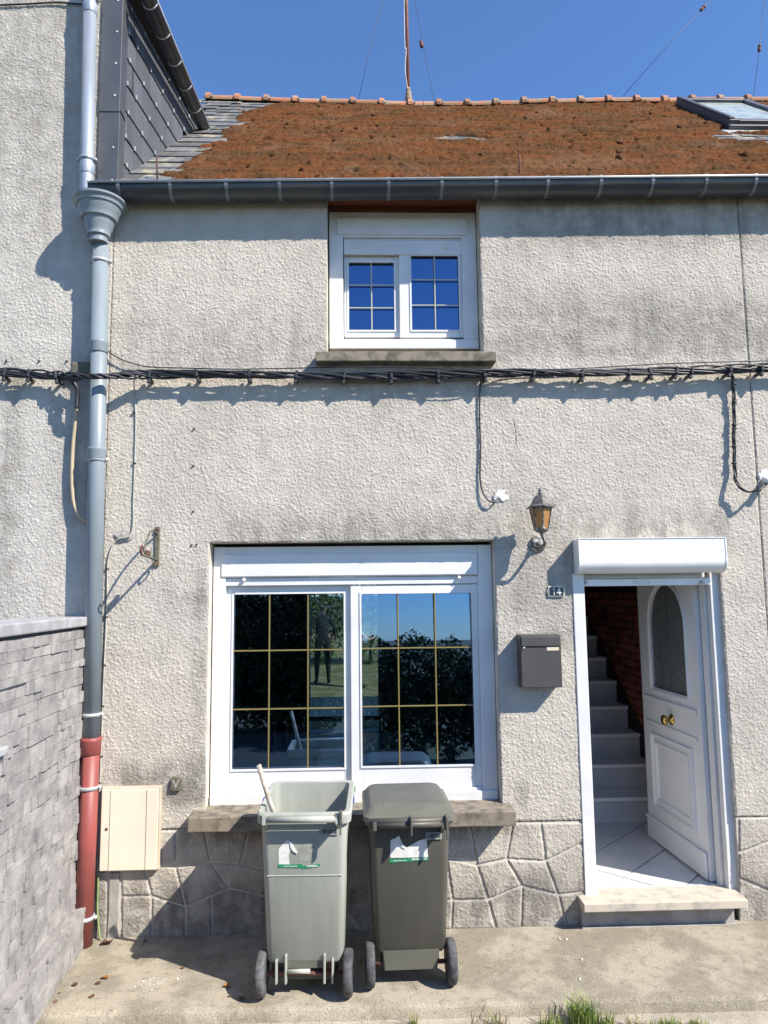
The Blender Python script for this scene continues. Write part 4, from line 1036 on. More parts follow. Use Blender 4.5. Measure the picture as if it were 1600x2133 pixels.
# ================================================================== THINGS ON THE FACADE
# lantern
lc = W(1127, 1080, -.19)
la = empty('wall_lantern', W(1119, 1134), 0, 'old wall lantern with amber glass beside the doorway', 'lantern')
ro = W(1119, 1134)
lathe('rosette', [(.058, 0), (.056, .010), (.040, .016), (.036, .026), (.020, .034), (.016, .05)], (ro.x, 0, ro.z), (0, -1, 0), 'lampw', la, 20)
zb0, zt0 = W(1127, 1103, -.19).z, W(1127, 1058, -.19).z
tube('arm', catmull([(ro.x, -.04, ro.z), (ro.x+.004, -.10, ro.z-.018), (ro.x+.012, -.155, ro.z-.002), (lc.x, -.19, zb0-.03), (lc.x, -.19, zb0)], 6), .010, 'lampw', la, 10)
def hexring(r, z, ph=math.pi/6+math.pi/3*0): return [Vector((lc.x+r*math.sin(2*math.pi*k/6), -.19-r*math.cos(2*math.pi*k/6), z)) for k in range(6)]
gls = loft('lamp_glass', [hexring(.044, zb0+.004), hexring(.068, zt0-.004)], 'amber', la)
bm = bmesh.new()
for a, b in zip(hexring(.047, zb0), hexring(.071, zt0)): bm_tube(bm, [a, b], .0045, 6)
for r, z in ((.047, zb0+.003), (.071, zt0-.003)):
    h_ = hexring(r, z)
    for i in range(6): bm_tube(bm, [h_[i], h_[(i+1) % 6]], .006, 6)
bm_obj('lamp_frame', bm, 'lampw', la)
loft('lamp_base', [hexring(.020, zb0-.022), hexring(.050, zb0-.004), hexring(.048, zb0+.002)], 'lampw', la)
zr_ = zt0
loft('lamp_roof', [hexring(.092, zr_), hexring(.094, zr_+.006), hexring(.068, zr_+.022), hexring(.052, zr_+.055), hexring(.034, zr_+.078), hexring(.014, zr_+.088)], 'lampm', la)
lathe('finial', [(.010, 0), (.016, .008), (.008, .018), (.013, .026), (.003, .045)], (lc.x, -.19, zr_+.086), (0, 0, 1), 'lampm', la, 12)
# house number
x0, x1, z0, z1 = rect(1141, 1220.5, 1175, 1243)
nb = empty('house_number_plate', ((x0+x1)/2, 0, z0), 0, 'small navy enamel house number plate reading 14', 'number plate')
cx_, cz_ = (x0+x1)/2, (z0+z1)/2
fr_ = box('plate_frame', x0, x1, -.014, -.001, z0, z1, 'ivory', nb, .004, 2)
box('plate_ear', x0-.008, x0, -.010, -.001, cz_-.014, cz_+.014, 'ivory', nb, .003); box('plate_ear', x1, x1+.008, -.010, -.001, cz_-.014, cz_+.014, 'ivory', nb, .003)
box('plate_field', x0+.008, x1-.008, -.016, -.0142, z0+.008, z1-.008, 'navy', nb, 0)
def text(name, s, size, loc, m, parent, rot=(math.pi/2, 0, 0)):
    cu = bpy.data.curves.new(name, 'FONT'); cu.body = s; cu.size = size; cu.align_x = 'CENTER'; cu.align_y = 'CENTER'; cu.extrude = .0008; cu.offset = .0016
    t = bpy.data.objects.new(name, cu); C.objects.link(t); bpy.context.view_layer.update()
    me = bpy.data.meshes.new_from_object(t.evaluated_get(bpy.context.evaluated_depsgraph_get())); C.objects.unlink(t); bpy.data.objects.remove(t)
    me.materials.clear(); me.materials.append(M[m]); o = bpy.data.objects.new(name, me)
    return reg(o, parent, Matrix.Translation(loc) @ Matrix.Rotation(rot[0], 4, 'X'))
h4, s4 = .021, .0034
def stroke(pts):
    (xa, za), (xb, zb_) = pts; d = Vector((xb-xa, zb_-za)).normalized()*s4; n_ = Vector((-d.y, d.x))
    return [(cx_+xa-d.x*.9+n_.x, cz_+za-d.y*.9+n_.y), (cx_+xb+d.x*.9+n_.x, cz_+zb_+d.y*.9+n_.y), (cx_+xb+d.x*.9-n_.x, cz_+zb_+d.y*.9-n_.y), (cx_+xa-d.x*.9-n_.x, cz_+za-d.y*.9-n_.y)]
for k, seg_ in enumerate((((-.016, -h4), (-.016, h4)), ((-.016, h4), (-.024, h4-.010)), ((.021, -h4), (.021, h4)), ((.019, h4), (.003, -.008)), ((.003, -.009), (.029, -.009)))):
    xz_prism('numeral_stroke', stroke(seg_), -.0180-.0002*k, -.0161, 'plaster', nb)
# letter box
Yf = -.112
x0, x1, z0, z1 = rect(1085, 1322, 1170.5, 1433, Yf)
mb = empty('letter_box', ((x0+x1)/2, 0, z0), 0, 'dark grey metal letter box on the wall left of the door', 'letter box')
box('box_body', x0, x1, Yf+.004, -.001, z0, z1, 'mailbox', mb, .004, 2)
zf = W(1127, 1345, Yf).z
box('box_door', x0+.004, x1-.003, Yf, Yf+.0035, z0+.004, zf-.008, 'mailbox', mb, .0015)
box('mail_flap', x0+.006, x1-.006, Yf-.008, Yf+.0035, zf-.003, z1-.012, 'mailbox', mb, .003, 2)
q = W(1091, 1349, Yf); lathe('lock', [(.010, 0), (.010, .004), (.006, .006)], (q.x, Yf, q.z-.004), (0, -1, 0), 'steel', mb, 12)
a = rect(1139, 1346, 1164, 1353, Yf); box('name_label', a[0], a[1], Yf-.002, Yf-.0002, a[2]-.006, a[3]-.006, 'label', mb, 0)
# meter cabinet
Yf = -.05
x0, x1, z0, z1 = rect(208, 1641, 332, 1815, Yf)
mc = empty('meter_cabinet', ((x0+x1)/2, 0, z0), 0, 'cream plastic meter cabinet low on the wall beside the downpipe', 'cabinet')
box('cabinet_body', x0, x1, Yf+.012, .01, z0, z1, 'creamd', mc, .004)
cd2 = box('cabinet_door', x0+.004, x1-.012, Yf, Yf+.0115, z0+.004, z1-.010, 'cream', mc, .004, 2)
for px in (229, 305):
    X = W(px, 1730, Yf).x; box('door_rib', X-.002, X+.002, Yf-.003, Yf-.0002, z0+.006, z1-.012, 'creamd', mc, 0)
q = W(222, 1727, Yf); lathe('keyhole', [(.009, 0), (.009, .003), (.005, .004)], (q.x, Yf, q.z), (0, -1, 0), 'rust', mc, 12)
# little plaque
x0, x1, z0, z1 = rect(356, 1617, 380, 1647)
pl = empty('benchmark_plaque', ((x0+x1)/2, 0, z0), 0, 'small dark bronze plaque embossed with a V beside the cream cabinet', 'plaque')
xz_prism('plaque_body', [(x0, z0+.01), (x0+.01, z0), (x1-.01, z0), (x1, z0+.01), (x1, z1-.012), (x1-.014, z1), (x0+.014, z1), (x0, z1-.012)], -.022, -.001, 'bronze', pl, .006, 0)
text('letter', 'V', .072, ((x0+x1)/2, -.0225, (z0+z1)/2), 'cement', pl)
# iron bracket
b0, b1 = W(330, 1097), W(328, 1180)
ib = empty('iron_bracket', b1, 0, 'scrolled iron basket bracket with no basket left of the large window', 'bracket')
box('wall_plate', b0.x-.019, b0.x+.014, -.014, -.001, b1.z, b0.z, 'bronze', ib, .004)
for z in (b1.z+.02, b0.z-.02): lathe('bolt_head', [(.010, 0), (.008, .008)], (b0.x-.003, -.014, z), (0, -1, 0), 'rust', ib, 8)
X = b0.x-.003
zb3, zt3 = b1.z+.04, b0.z-.05
tube('arm', [(X, -.012, zb3), (X, -.16, zb3+.012), (X, -.33, zb3+.02)], .008, 'bronze', ib, 8)
tube('brace', catmull([(X, -.012, zt3), (X, -.08, zt3+.015), (X, -.17, zt3+.0), (X, -.26, zb3+.085), (X, -.285, zb3+.045), (X, -.25, zb3+.03)], 6), .0065, 'bronze', ib, 8)
tube('scroll', [(X, -.055+.035*math.cos(a)*(1-a/14), zb3-.02+.028*math.sin(a)*(1-a/14)) for a in [k*.4 for k in range(18)]], .005, 'bronze', ib, 6)
box('hook_plate', X-.01, X+.01, -.23, -.17, zb3+.02, zb3+.055, 'rust', ib, .004)
tube('hook', catmull([(X, -.33, zb3+.02), (X, -.35, zb3+.05), (X, -.335, zb3+.075), (X, -.315, zb3+.06)], 6), .007, 'rust', ib, 8)

# ---- roof top: mast and its guys
mp0 = W(851, 207, YR); mp1 = W(845.5, -40, YR)
ma = empty('aerial_mast', mp0, 0, 'rust-red aerial mast standing on the roof ridge', 'mast')
tube('mast_pole', [mp0-Vector((0, 0, .1)), mp1+(mp1-mp0)*1.5], .021, 'mast', ma, 12)
lathe('mast_socket', [(.045, -.08), (.04, .02), (.028, .10), (.024, .14)], mp0, (0, 0, 1), 'mortar', ma, 12)
tube('aerial_lead', catmull([mp0+Vector((-.01, -.025, .1)), mp0+Vector((-.035, -.03, .35)), mp0+Vector((-.02, -.03, .6)), mp0+Vector((-.035, -.028, .75)), mp0+Vector((-.03, -.025, 2.2))], 6), .004, 'plaster', ma, 6)
def guy(pts, label, ins=None, r=.003):
    P = [W(x, y, Y) for x, y, Y in pts]
    o = tag(tube('guy_wire', P, r, 'blackc', None, 5), label, 'wire', 'guy wires of the roof aerials')
    if ins:
        a, b = W(*ins, pts[0][2]), P[-1]; d = (P[-1]-P[0]).normalized()
        lathe('insulator', [(.006, -.05), (.018, -.04), (.020, -.008), (.010, 0), (.020, .008), (.018, .04), (.006, .05)], a, d, 'rust', o, 10)
guy([(747, 208, YR), (766, 120, YR), (799, -10, YR)], 'faint wire rising left of the rust-red aerial mast')
guy([(925, 320, 1.7), (905, 215, 2.6), (890, 140, YR), (862, -10, YR)], 'wire with one insulator rising right of the rust-red aerial mast', (878, 92))
guy([(1298, 200, YR), (1400, 85, YR), (1490, -10, YR)], 'slanting wire with an insulator left of the skylight', (1464, 17))
guy([(1569, 206, YR), (1582, 100, YR), (1593, -20, YR)], 'steep wire with an insulator above the skylight', (1582, 100))

# ================================================================== BINS
def wheel(parent, x, y, r, wd, frame, m='rubber'):
    wh = lathe('wheel', [(.02, -wd*.55), (r*.55, -wd*.42), (r*.62, -wd*.30), (r*.62, wd*.30), (r*.55, wd*.42), (.02, wd*.55)], (x, y, r), (1, 0, 0), 'blackc', parent, 24, frame=frame)
    lathe('tyre', [(r*.60, -wd*.46), (r*.90, -wd*.5), (r*.985, -wd*.36), (r, -wd*.1), (r, wd*.1), (r*.985, wd*.36), (r*.90, wd*.5), (r*.60, wd*.46)], (x, y, r), (1, 0, 0), m, wh, 24, frame=frame)
def wheelie(loc, rz_, label, m, H_, wt, wb, dt, db, z0, lid, wr, wx):
    """local -y is the handle side, which faces the street"""
    e = empty('wheelie_bin', loc, rz_, label, 'bin', None); FR = WM[e]
    oc = .01
    tilt = lambda ring, k: [Vector((p.x, p.y, p.z+(p.y)*k)) for p in ring]
    k = .06 if not lid else 0
    outer = [rrect(wb*.94, db*.92, .03, z0, 4, oc), rrect(wb, db, .035, z0+.02, 4, oc), rrect(wt, dt, .04, H_-.12, 4), rrect(wt+.004, dt+.004, .04, H_-.06, 4)]
    outer += [tilt(rrect(wt+.045, dt+.045, .045, H_-.055, 4), k), tilt(rrect(wt+.05, dt+.05, .045, H_-.01, 4), k), tilt(rrect(wt+.035, dt+.035, .04, H_, 4), k)]
    inner = [tilt(rrect(wt-.012, dt-.012, .035, H_-.003, 4), k), rrect(wt-.016, dt-.016, .035, H_-.1, 4), rrect(wb-.012, db-.012, .03, z0+.03, 4, oc)]
    body = loft('bin_body', outer+inner, m, e, frame=FR)
    for p in body.data.polygons: p.use_smooth = True
    body.data.set_sharp_from_angle(angle=math.radians(40)) if hasattr(body.data, 'set_sharp_from_angle') else None
    yb = lambda z: -(db/2-oc+(dt/2-db/2+oc)*(z-z0-.02)/(H_-.14-z0))    # rear face
    # handle on two lugs
    hz_, hy_ = H_-.035, -dt/2-.065
    tube('handle_bar', [(-wt*.42, hy_, hz_), (wt*.40, hy_, hz_)], .0165, m, e, 14, frame=FR)
    for x in (-wt*.44, wt*.40):
        xz = [(-dt/2+.0, H_-.10), (-dt/2-.02, H_-.015), (hy_-.012, H_-.012), (hy_-.02, hz_-.02), (hy_+.01, hz_-.03)]
        bm = bmesh.new(); a = [bm.verts.new((x-.009, p, q)) for p, q in xz]; b = [bm.verts.new((x+.009, p, q)) for p, q in xz]
        bm.faces.new(a); bm.faces.new(b[::-1])
        for i in range(5): bm.faces.new((a[i], b[i], b[(i+1) % 5], a[(i+1) % 5]))
        bm_obj('handle_lug', bm, m, e, frame=FR)
    bm = bmesh.new(); bm_box(bm, wt*.42, wt*.455, hy_-.025, hy_+.02, hz_-.03, hz_+.045); bm_box(bm, wt*.43, wt*.445, hy_-.03, hy_-.015, hz_-.075, hz_+.0); bevel(bm, .006, 2); bm_obj('lid_hinge', bm, 'bind', e, frame=FR)
    # barcode label under the handle
    zb = H_-.115
    bt = box('barcode_label', wt*.20, wt*.40, yb(zb)-.006, yb(zb)-.0005, zb-.018, zb+.018, 'bartag', e, 0, frame=FR)
    bm = bmesh.new(); x = wt*.22
    while x < wt*.38:
        w_ = random.choice((.0015, .003, .0045)); bm_box(bm, x, x+w_, yb(zb)-.0068, yb(zb)-.0062, zb-.011, zb+.012); x += w_+random.choice((.002, .003))
    bm_obj('barcode', bm, 'ink', bt, frame=FR)
    for s, mm in ((-1, 'rubg' if not lid else 'rubber'), (1, 'rubber')): wheel(e, s*wx, -db/2+.03, wr, .05, FR, mm)
    tube('axle', [(-wx, -db/2+.03, wr), (wx, -db/2+.03, wr)], .012, 'rust', e, 10, frame=FR)
    return e, FR, yb
def patch(name, e, FR, yb, pts, m, off=.0015, H0=0):
    """flat sticker laid on the sloped rear face; pts = (x, z)"""
    n = len(pts); vs = [(x, yb(z)-off, z) for x, z in pts]+[(x, yb(z)-.0002, z) for x, z in pts]
    fs = [list(range(n)), list(range(2*n-1, n-1, -1))]+[(i, (i+1) % n, n+(i+1) % n, n+i) for i in range(n)]
    return obj(name, vs, fs, m, e, frame=FR)
# pale bin without a lid
wl_, wr_ = G(548, 2084), G(725, 2078)
bcx = (wl_.x+wr_.x)/2; by = (wl_.y+wr_.y)/2
DB = .42
e1, F1, yb1 = wheelie((bcx, by+DB/2-.03+.03, .001), -.03, 'pale grey-green wheelie bin standing open without a lid', 'binl', .965, .455, .405, .49, DB, .165, False, .112, .228)
def front_px(FR, yb, px, py):                     # photo pixel on the bin's near face -> its (x, z)
    z = .6
    for _ in range(6):
        Yw = (FR @ Vector((0, yb(z), 0))).y; p = W(px, py, Yw); z = p.z
    return (p.x-FR.translation.x, z)
fp = lambda pts: [front_px(F1, yb1, *p) for p in pts]
patch('torn_label', e1, F1, yb1, fp([(583, 1806), (583, 1770), (597, 1753), (604, 1750), (612, 1763), (622, 1776), (607, 1772), (604, 1782), (606, 1804)]), 'paper')
patch('label_curl', e1, F1, yb1, fp([(607, 1752), (613, 1762), (622, 1778), (614, 1774), (608, 1765)]), 'paper', .006)
gb = patch('label_band', e1, F1, yb1, fp([(582, 1808), (582, 1801), (606, 1801), (632, 1800), (634, 1804), (670, 1799), (669, 1804), (664, 1806), (634, 1810), (630, 1808)]), 'green', .0022)
patch('glue_residue', e1, F1, yb1, fp([(625, 1795), (623, 1770), (640, 1756), (660, 1745), (668, 1758), (666, 1793)]), 'scuff', .0008)
def dashes(e, FR, yb, x0, x1, y, h):
    bm = bmesh.new(); a = front_px(FR, yb, x0, y); b = front_px(FR, yb, x1, y); x = a[0]
    while x < b[0]:
        w_ = random.choice((.003, .004, .006)); Yq = yb(a[1])-.003
        bm_box(bm, x, x+w_, Yq-.0003, Yq, a[1]-h/2, a[1]+h/2); x += w_+.0025
    bm_obj('band_print', bm, 'paper', e, frame=FR)
dashes(e1, F1, yb1, 594, 622, 1805, .004); dashes(e1, F1, yb1, 642, 664, 1804, .008)
a = front_px(F1, yb1, 560, 1826); b = front_px(F1, yb1, 714, 1822)
box('seam', a[0]-.004, b[0]+.004, yb1(a[1])-.003, yb1(a[1])+.01, a[1]-.003, a[1]+.003, 'binl', e1, .002, frame=F1)
# wheel housing: ribs, foot bar, dark plate painted as the hollow's shade
zc1 = .165
for x in (-.148, -.098, .105, .148):
    box('rib', x-.006, x+.006, -DB/2-.012, -DB/2+.06, .075, zc1+.03 if abs(x) > .12 else zc1+.055, 'binl', e1, .003, frame=F1)
box('hollow_shade_plate', -.092, .099, -DB/2+.012, -DB/2+.02, zc1-.02, zc1+.06, 'bind2', e1, 0, frame=F1)
box('axle_housing', -.17, .17, -DB/2+.045, -DB/2+.12, .07, zc1+.02, 'bind', e1, .01, 2, frame=F1)
tube('foot_bar', [(-.09, -DB/2-.0, .135), (.03, -DB/2-.0, .135)], .012, 'binl', e1, 10, frame=F1)
for x in (-.165, .125): box('rust_stain', x-.012, x+.014, -DB/2+.036, -DB/2+.044, .09, .16, 'rust', e1, 0, frame=F1)
lathe('rim_tape', [(.0, 0), (.0, 0)], (0, 0, 0), (0, 0, 1), 'blue', e1, 3, frame=F1) if False else None
for s in (-1, 1):
    box('rim_tape', s*.2555-.0022, s*.2555+.0022, -.03, .03, .925, .955, 'blue', e1, 0, frame=F1)
    box('rim_mark', s*.2555-.0022, s*.2555+.0022, .16, .20, .935, .962, 'green', e1, 0, frame=F1)
# a stick left standing in it
s0, s1 = W(539, 1594, by+.02), W(561, 1668, by+.06)
stick = tag(tube('broom_stick', [s0, s1, s1+(s1-s0)*1.8+Vector((.02, .05, 0))], .0135, 'stickw', None, 12), 'worn white stick poking out of the pale open bin', 'stick')
# dark bin, lid closed
wl_, wr_ = G(768, 2060), G(939, 2055)
bcx = (wl_.x+wr_.x)/2; by2 = (wl_.y+wr_.y)/2; DB2 = .40
e2, F2, yb2 = wheelie((bcx+.005, by2+DB2/2+.0, .001), .02, 'dark olive-grey wheelie bin with closed lid and torn white sticker', 'bind', .905, .435, .39, .485, DB2, .165, True, .112, .220)
fp = lambda pts: [front_px(F2, yb2, *p) for p in pts]
patch('torn_label', e2, F2, yb2, fp([(811, 1787), (812, 1750), (822, 1746), (829, 1741), (834, 1755), (845, 1766), (870, 1752), (887, 1747), (890, 1786)]), 'paper')
patch('label_curl', e2, F2, yb2, fp([(829, 1740), (834, 1752), (842, 1768), (834, 1764), (830, 1752)]), 'paper', .006)
patch('label_band', e2, F2, yb2, fp([(809, 1797), (809, 1790), (890, 1786), (891, 1793)]), 'green', .0022)
dashes(e2, F2, yb2, 818, 845, 1793, .004); dashes(e2, F2, yb2, 856, 886, 1790, .008)
loft('rear_skirt', [rrect(.29, .05, .008, .085, 2, -DB2/2+.035), rrect(.31, .05, .008, .185, 2, -DB2/2+.03)], 'bind2', e2, frame=F2)
box('axle_housing', -.16, .16, -DB2/2+.06, -DB2/2+.14, .09, .18, 'blackc', e2, .01, 2, frame=F2)
# lid
LZ = .906
lid_r = [rrect(.488, .56, .05, LZ-.035, 5, -.0), rrect(.50, .575, .05, LZ-.03, 5), rrect(.497, .571, .05, LZ-.004, 5), rrect(.475, .54, .05, LZ+.002, 5, .006), rrect(.465, .52, .05, LZ+.008, 5, .012), rrect(.425, .46, .05, LZ+.030, 5, .03), rrect(.41, .445, .05, LZ+.034, 5, .032), rrect(.2, .25, .05, LZ+.037, 5, .03)]
lid = loft('lid', lid_r, 'bind2', e2, frame=F2)
for p in lid.data.polygons: p.use_smooth = True
if hasattr(lid.data, 'set_sharp_from_angle'): lid.data.set_sharp_from_angle(angle=math.radians(50))
box('lid_ridge', -.14, .13, -.185, -.168, LZ+.022, LZ+.040, 'bind2', e2, .006, 2, frame=F2)
tube('hinge_pin', [(-.21, -.300, LZ-.02), (.21, -.300, LZ-.02)], .017, 'bind', e2, 12, frame=F2)
box('lid_tab', -.006, .006, -.345, -.29, LZ-.085, LZ+.01, 'bind', e2, .004, frame=F2)

# ================================================================== GARDEN WALL WITH SPLIT-STONE SLIPS
gw = empty('garden_wall', (-1.9, -1, 0), 0, 'grey split-stone garden wall with pale coping at the left edge', 'wall')
k1 = -.045
ux = lambda Y: -1.772+k1*Y                        # upper face
lxw = lambda Y: -1.708-.062*Y                     # base course face
zbase, ztop = W(183, 1877, -.05).z, W(183, 1303, -.05).z
Yn, Yf2 = -2.6, -.04
def wall_core(f, z0, z1, m, th=.25, name='wall_core'):
    vs = [(f(Yf2)-.012, Yf2, z0), (f(Yn)-.012, Yn, z0), (f(Yn)-th, Yn, z0), (f(Yf2)-th, Yf2, z0)]
    vs += [(x, y, z1) for x, y, z in vs]
    return obj(name, vs, [(0, 1, 5, 4), (1, 2, 6, 5), (2, 3, 7, 6), (3, 0, 4, 7), (4, 5, 6, 7), (3, 2, 1, 0)], m, gw)
wall_core(ux, -.1, ztop, 'slipb'); wall_core(lxw, -.1, zbase-.012, 'slip', .3)
slips = []
for L in (.09, .13, .17, .22, .28):
    for v in range(2):
        bm = bmesh.new(); bm_box(bm, 0, .03, -L/2+.0015, L/2-.0015, .001, .047)
        bmesh.ops.subdivide_edges(bm, edges=[e for e in bm.edges if abs(e.verts[0].co.y-e.verts[1].co.y) > .05], cuts=2, use_grid_fill=True)
        for q in bm.verts:
            if q.co.x > .02: q.co.x += .007*noise.noise(q.co*30+Vector((v*9, L*50, 0)))
            q.co.z += .0015*noise.noise(q.co*50+Vector((v*5, 0, L*20)))
        o = bm_obj('stone_slip', bm, 'slip', gw); off = WM[o].translation.copy(); C.objects.unlink(o); slips.append((L, o.data, off))
def lay(f, z0, z1, rowh, slope, y_end):
    n = 0; z = z0
    def put(Yc, L, z, h):
        L0, me, off = min(slips, key=lambda q: abs(q[0]-L)+random.random()*.05)
        o = bpy.data.objects.new('stone_slip', me)
        reg(o, gw, Matrix.Translation((f(Yc)-.024+random.choice((0, .003, .006, .010, .015)), Yc, z)) @ Matrix.Rotation(math.atan(-slope), 4, 'Z') @ Matrix.Diagonal((1, L/L0, h/.048, 1)) @ Matrix.Translation(off))
    while z < z1-.02:
        y = Yf2+.0; hb = min(2*rowh, z1-z); h1 = hb*random.choice((.38, .5, .6))
        while y > y_end(z):
            L = random.choice((.11, .15, .19, .24, .30)); r = random.random()
            if r < .28: put(y-L/2, L, z, hb); n += 1
            elif r < .65:
                k = random.choice((.4, .55, .65)); put(y-L/2, L, z+h1, hb-h1); put(y-L*k/2, L*k, z, h1); put(y-L*k-L*(1-k)/2, L*(1-k), z, h1); n += 3
            else:
                k = random.choice((.4, .55, .65)); put(y-L/2, L, z, h1); put(y-L*k/2, L*k, z+h1, hb-h1); put(y-L*k-L*(1-k)/2, L*(1-k), z+h1, hb-h1); n += 3
            y -= L
        z += hb
    return n
tot = lay(ux, zbase-.02, ztop-.004, .056, k1, lambda z: -1.5 if z > .9 else -1.3)
tot += lay(lxw, .0, zbase, .054, -.062, lambda z: -1.1)
# coping in two lengths
za, zb4 = W(188, 1303, -.05).z, W(188, 1284, -.05).z
for i, (ya, yb_) in enumerate(((-.035, -.43), (-.434, -1.5), (-1.504, -2.6))):
    vs = [(ux(ya)+.03, ya, za), (ux(yb_)+.03, yb_, za), (ux(yb_)-.28, yb_, za), (ux(ya)-.28, ya, za)]; vs += [(x, y, zb4+(.004 if i == 1 else 0)) for x, y, z in vs]
    bm = bmesh.new(); V = [bm.verts.new(v) for v in vs]
    for q in ((0, 1, 5, 4), (1, 2, 6, 5), (2, 3, 7, 6), (3, 0, 4, 7), (4, 5, 6, 7), (3, 2, 1, 0)): bm.faces.new([V[i2] for i2 in q])
    bevel(bm, .008, 2); bm_obj('coping_stone', bm, 'coping', gw)
q = W(19, 1560, -1.22); box('ledge_stone', q.x-.5, q.x, -1.6, -1.22, W(10, 1570, -1.22).z, W(10, 1553, -1.22).z, 'coping', gw, .006, 2)

# ================================================================== LITTER, GRASS
def dead_leaf(px, py, size, m, label, grp=None, z=0.0):
    p = G(px, py, z); bm = bmesh.new(); n = 7; a0 = random.uniform(0, 6)
    top = []; rim = [bm.verts.new((p.x+size*math.cos(a0+2*math.pi*i/n)*random.uniform(.6, 1.1), p.y+size*1.0*math.sin(a0+2*math.pi*i/n)*random.uniform(.6, 1.1), z+.003+size*random.uniform(.15, .8))) for i in range(n)]
    c = bm.verts.new((p.x, p.y, z+.002)); c2 = bm.verts.new((p.x, p.y, z+.006))
    for i in range(n): bm.faces.new((rim[i], rim[(i+1) % n], c2)); bm.faces.new((rim[(i+1) % n], rim[i], c))
    return tag(bm_obj('dead_leaf', bm, m), label, 'dead leaf', grp)
gd_ = 'dead leaves on the slab'
for x, y, lb in ((125, 2048, 'tiny dead leaf, left one of a pair beside the garden wall'), (157, 2054, 'tiny dead leaf, right one of a pair beside the garden wall'), (124, 2070, 'dead leaf just below the leaf pair beside the garden wall'), (192, 2078, 'small dead leaf between the garden wall and the white crumbs'), (116, 2088, 'dead leaf fleck nearest the slab edge by the garden wall'), (479, 2077, 'dark dead leaf just left of the pale bin left wheel'), (302, 1962, 'small dead leaf at the wall foot inside the bin shadow'), (190, 1968, 'small dead leaf below the crumpled leaf at the downpipe'), (381, 2018, 'dead leaf on the slab in the middle of the bin shadow')):
    dead_leaf(x, y, random.uniform(.010, .016), 'dead', lb, gd_)
dead_leaf(219, 2040, .024, 'dead2', 'ochre dead leaf on the slab near the garden wall'); dead_leaf(474, 2057, .022, 'dead2', 'ochre dead leaf at the edge of the pale bin shadow')
dead_leaf(205, 2050, .018, 'dead', 'long brown dead leaf beside the ochre leaf near garden wall'); dead_leaf(504, 2083, .022, 'dead', 'reddish dead leaf against the left wheel of the pale bin')
dead_leaf(222, 1968, .040, 'dead', 'crumpled large dead leaf at the foot of the downpipe')
bm = bmesh.new()
for i in range(34):
    p = G(312+random.gauss(0, 15), 2048+random.gauss(0, 6)); s = random.uniform(.0015, .0042)
    b = bmesh.ops.create_icosphere(bm, subdivisions=1, radius=s); bmesh.ops.translate(bm, verts=b['verts'], vec=(p.x, p.y, s*.6))
for x, y in ((1166, 1957), (1180, 1958), (1212, 2000), (1208, 2041), (370, 2041)):
    p = G(x, y); b = bmesh.ops.create_icosphere(bm, subdivisions=1, radius=.007); bmesh.ops.translate(bm, verts=b['verts'], vec=(p.x, p.y, .004))
o = bm_obj('plaster_crumbs', bm, 'plaster'); tag(o, 'white plaster crumbs scattered on the concrete slab', 'crumbs', kind='stuff')
def blades(bm, cx, cy, z, n, h, spread, lean=.5):
    for i in range(n):
        a = random.uniform(0, 6.283); r = spread*math.sqrt(random.random()); x, y = cx+r*math.cos(a), cy+r*math.sin(a)*.6
        b = random.uniform(0, 6.283); hh = h*random.uniform(.4, 1); w_ = random.uniform(.0012, .0026); dx, dy = math.cos(b)*hh*lean*random.random(), math.sin(b)*hh*lean*random.random()
        px_, py_ = -math.sin(b)*w_, math.cos(b)*w_
        v = [bm.verts.new(q) for q in ((x-px_, y-py_, z), (x+px_, y+py_, z), (x+dx*.35+px_*.8, y+dy*.35+py_*.8, z+hh*.6), (x+dx*.35-px_*.8, y+dy*.35-py_*.8, z+hh*.6), (x+dx, y+dy, z+hh*.95))]
        bm.faces.new((v[0], v[1], v[2], v[3])); bm.faces.new((v[3], v[2], v[4]))
bm = bmesh.new()
for px, py, n, h, sp in ((1215, 2128, 260, .15, .075), (1150, 2131, 110, .06, .07), (1260, 2131, 90, .08, .05), (860, 2132, 26, .07, .02), (1030, 2133, 22, .09, .04), (1345, 2133, 50, .035, .05), (1395, 2131, 110, .045, .06), (1455, 2132, 80, .04, .05), (75, 2133, 160, .03, .05), (95, 2128, 60, .03, .025), (1310, 2132, 14, .07, .02)):
    p = G(px, min(py+6, 2139), -.06); blades(bm, p.x, p.y, -.06, n, h, sp, .9)
for i in range(900):
    blades(bm, random.uniform(-2.2, 2.6), random.uniform(-1.3, -1.1)-.02, -.10, 3, .03, .03)
o = bm_obj('grass', bm, 'grassm'); tag(o, 'green grass tufts along the foot of the pavement', 'grass', kind='stuff')
bm = bmesh.new()
for px in (985, 1020, 1045, 1055, 1140, 1320, 1335, 1250, 860):
    p = G(px, 2136, -.06); blades(bm, p.x, p.y, -.06, 9, .10, .03, 1.2)
o = bm_obj('dry_grass', bm, 'dryg'); tag(o, 'dry straw stalks along the foot of the pavement', 'grass', kind='stuff')
bm = bmesh.new()
for i in range(260):
    p = Vector((random.uniform(1.3, 2.5), random.uniform(-1.22, -1.08)-.02, -.052)); s = random.uniform(.004, .013)
    b = bmesh.ops.create_icosphere(bm, subdivisions=1, radius=s); bmesh.ops.translate(bm, verts=b['verts'], vec=p)
o = bm_obj('gravel', bm, 'gravel'); tag(o, 'loose grit beside the pavement at lower right', 'gravel', kind='stuff')

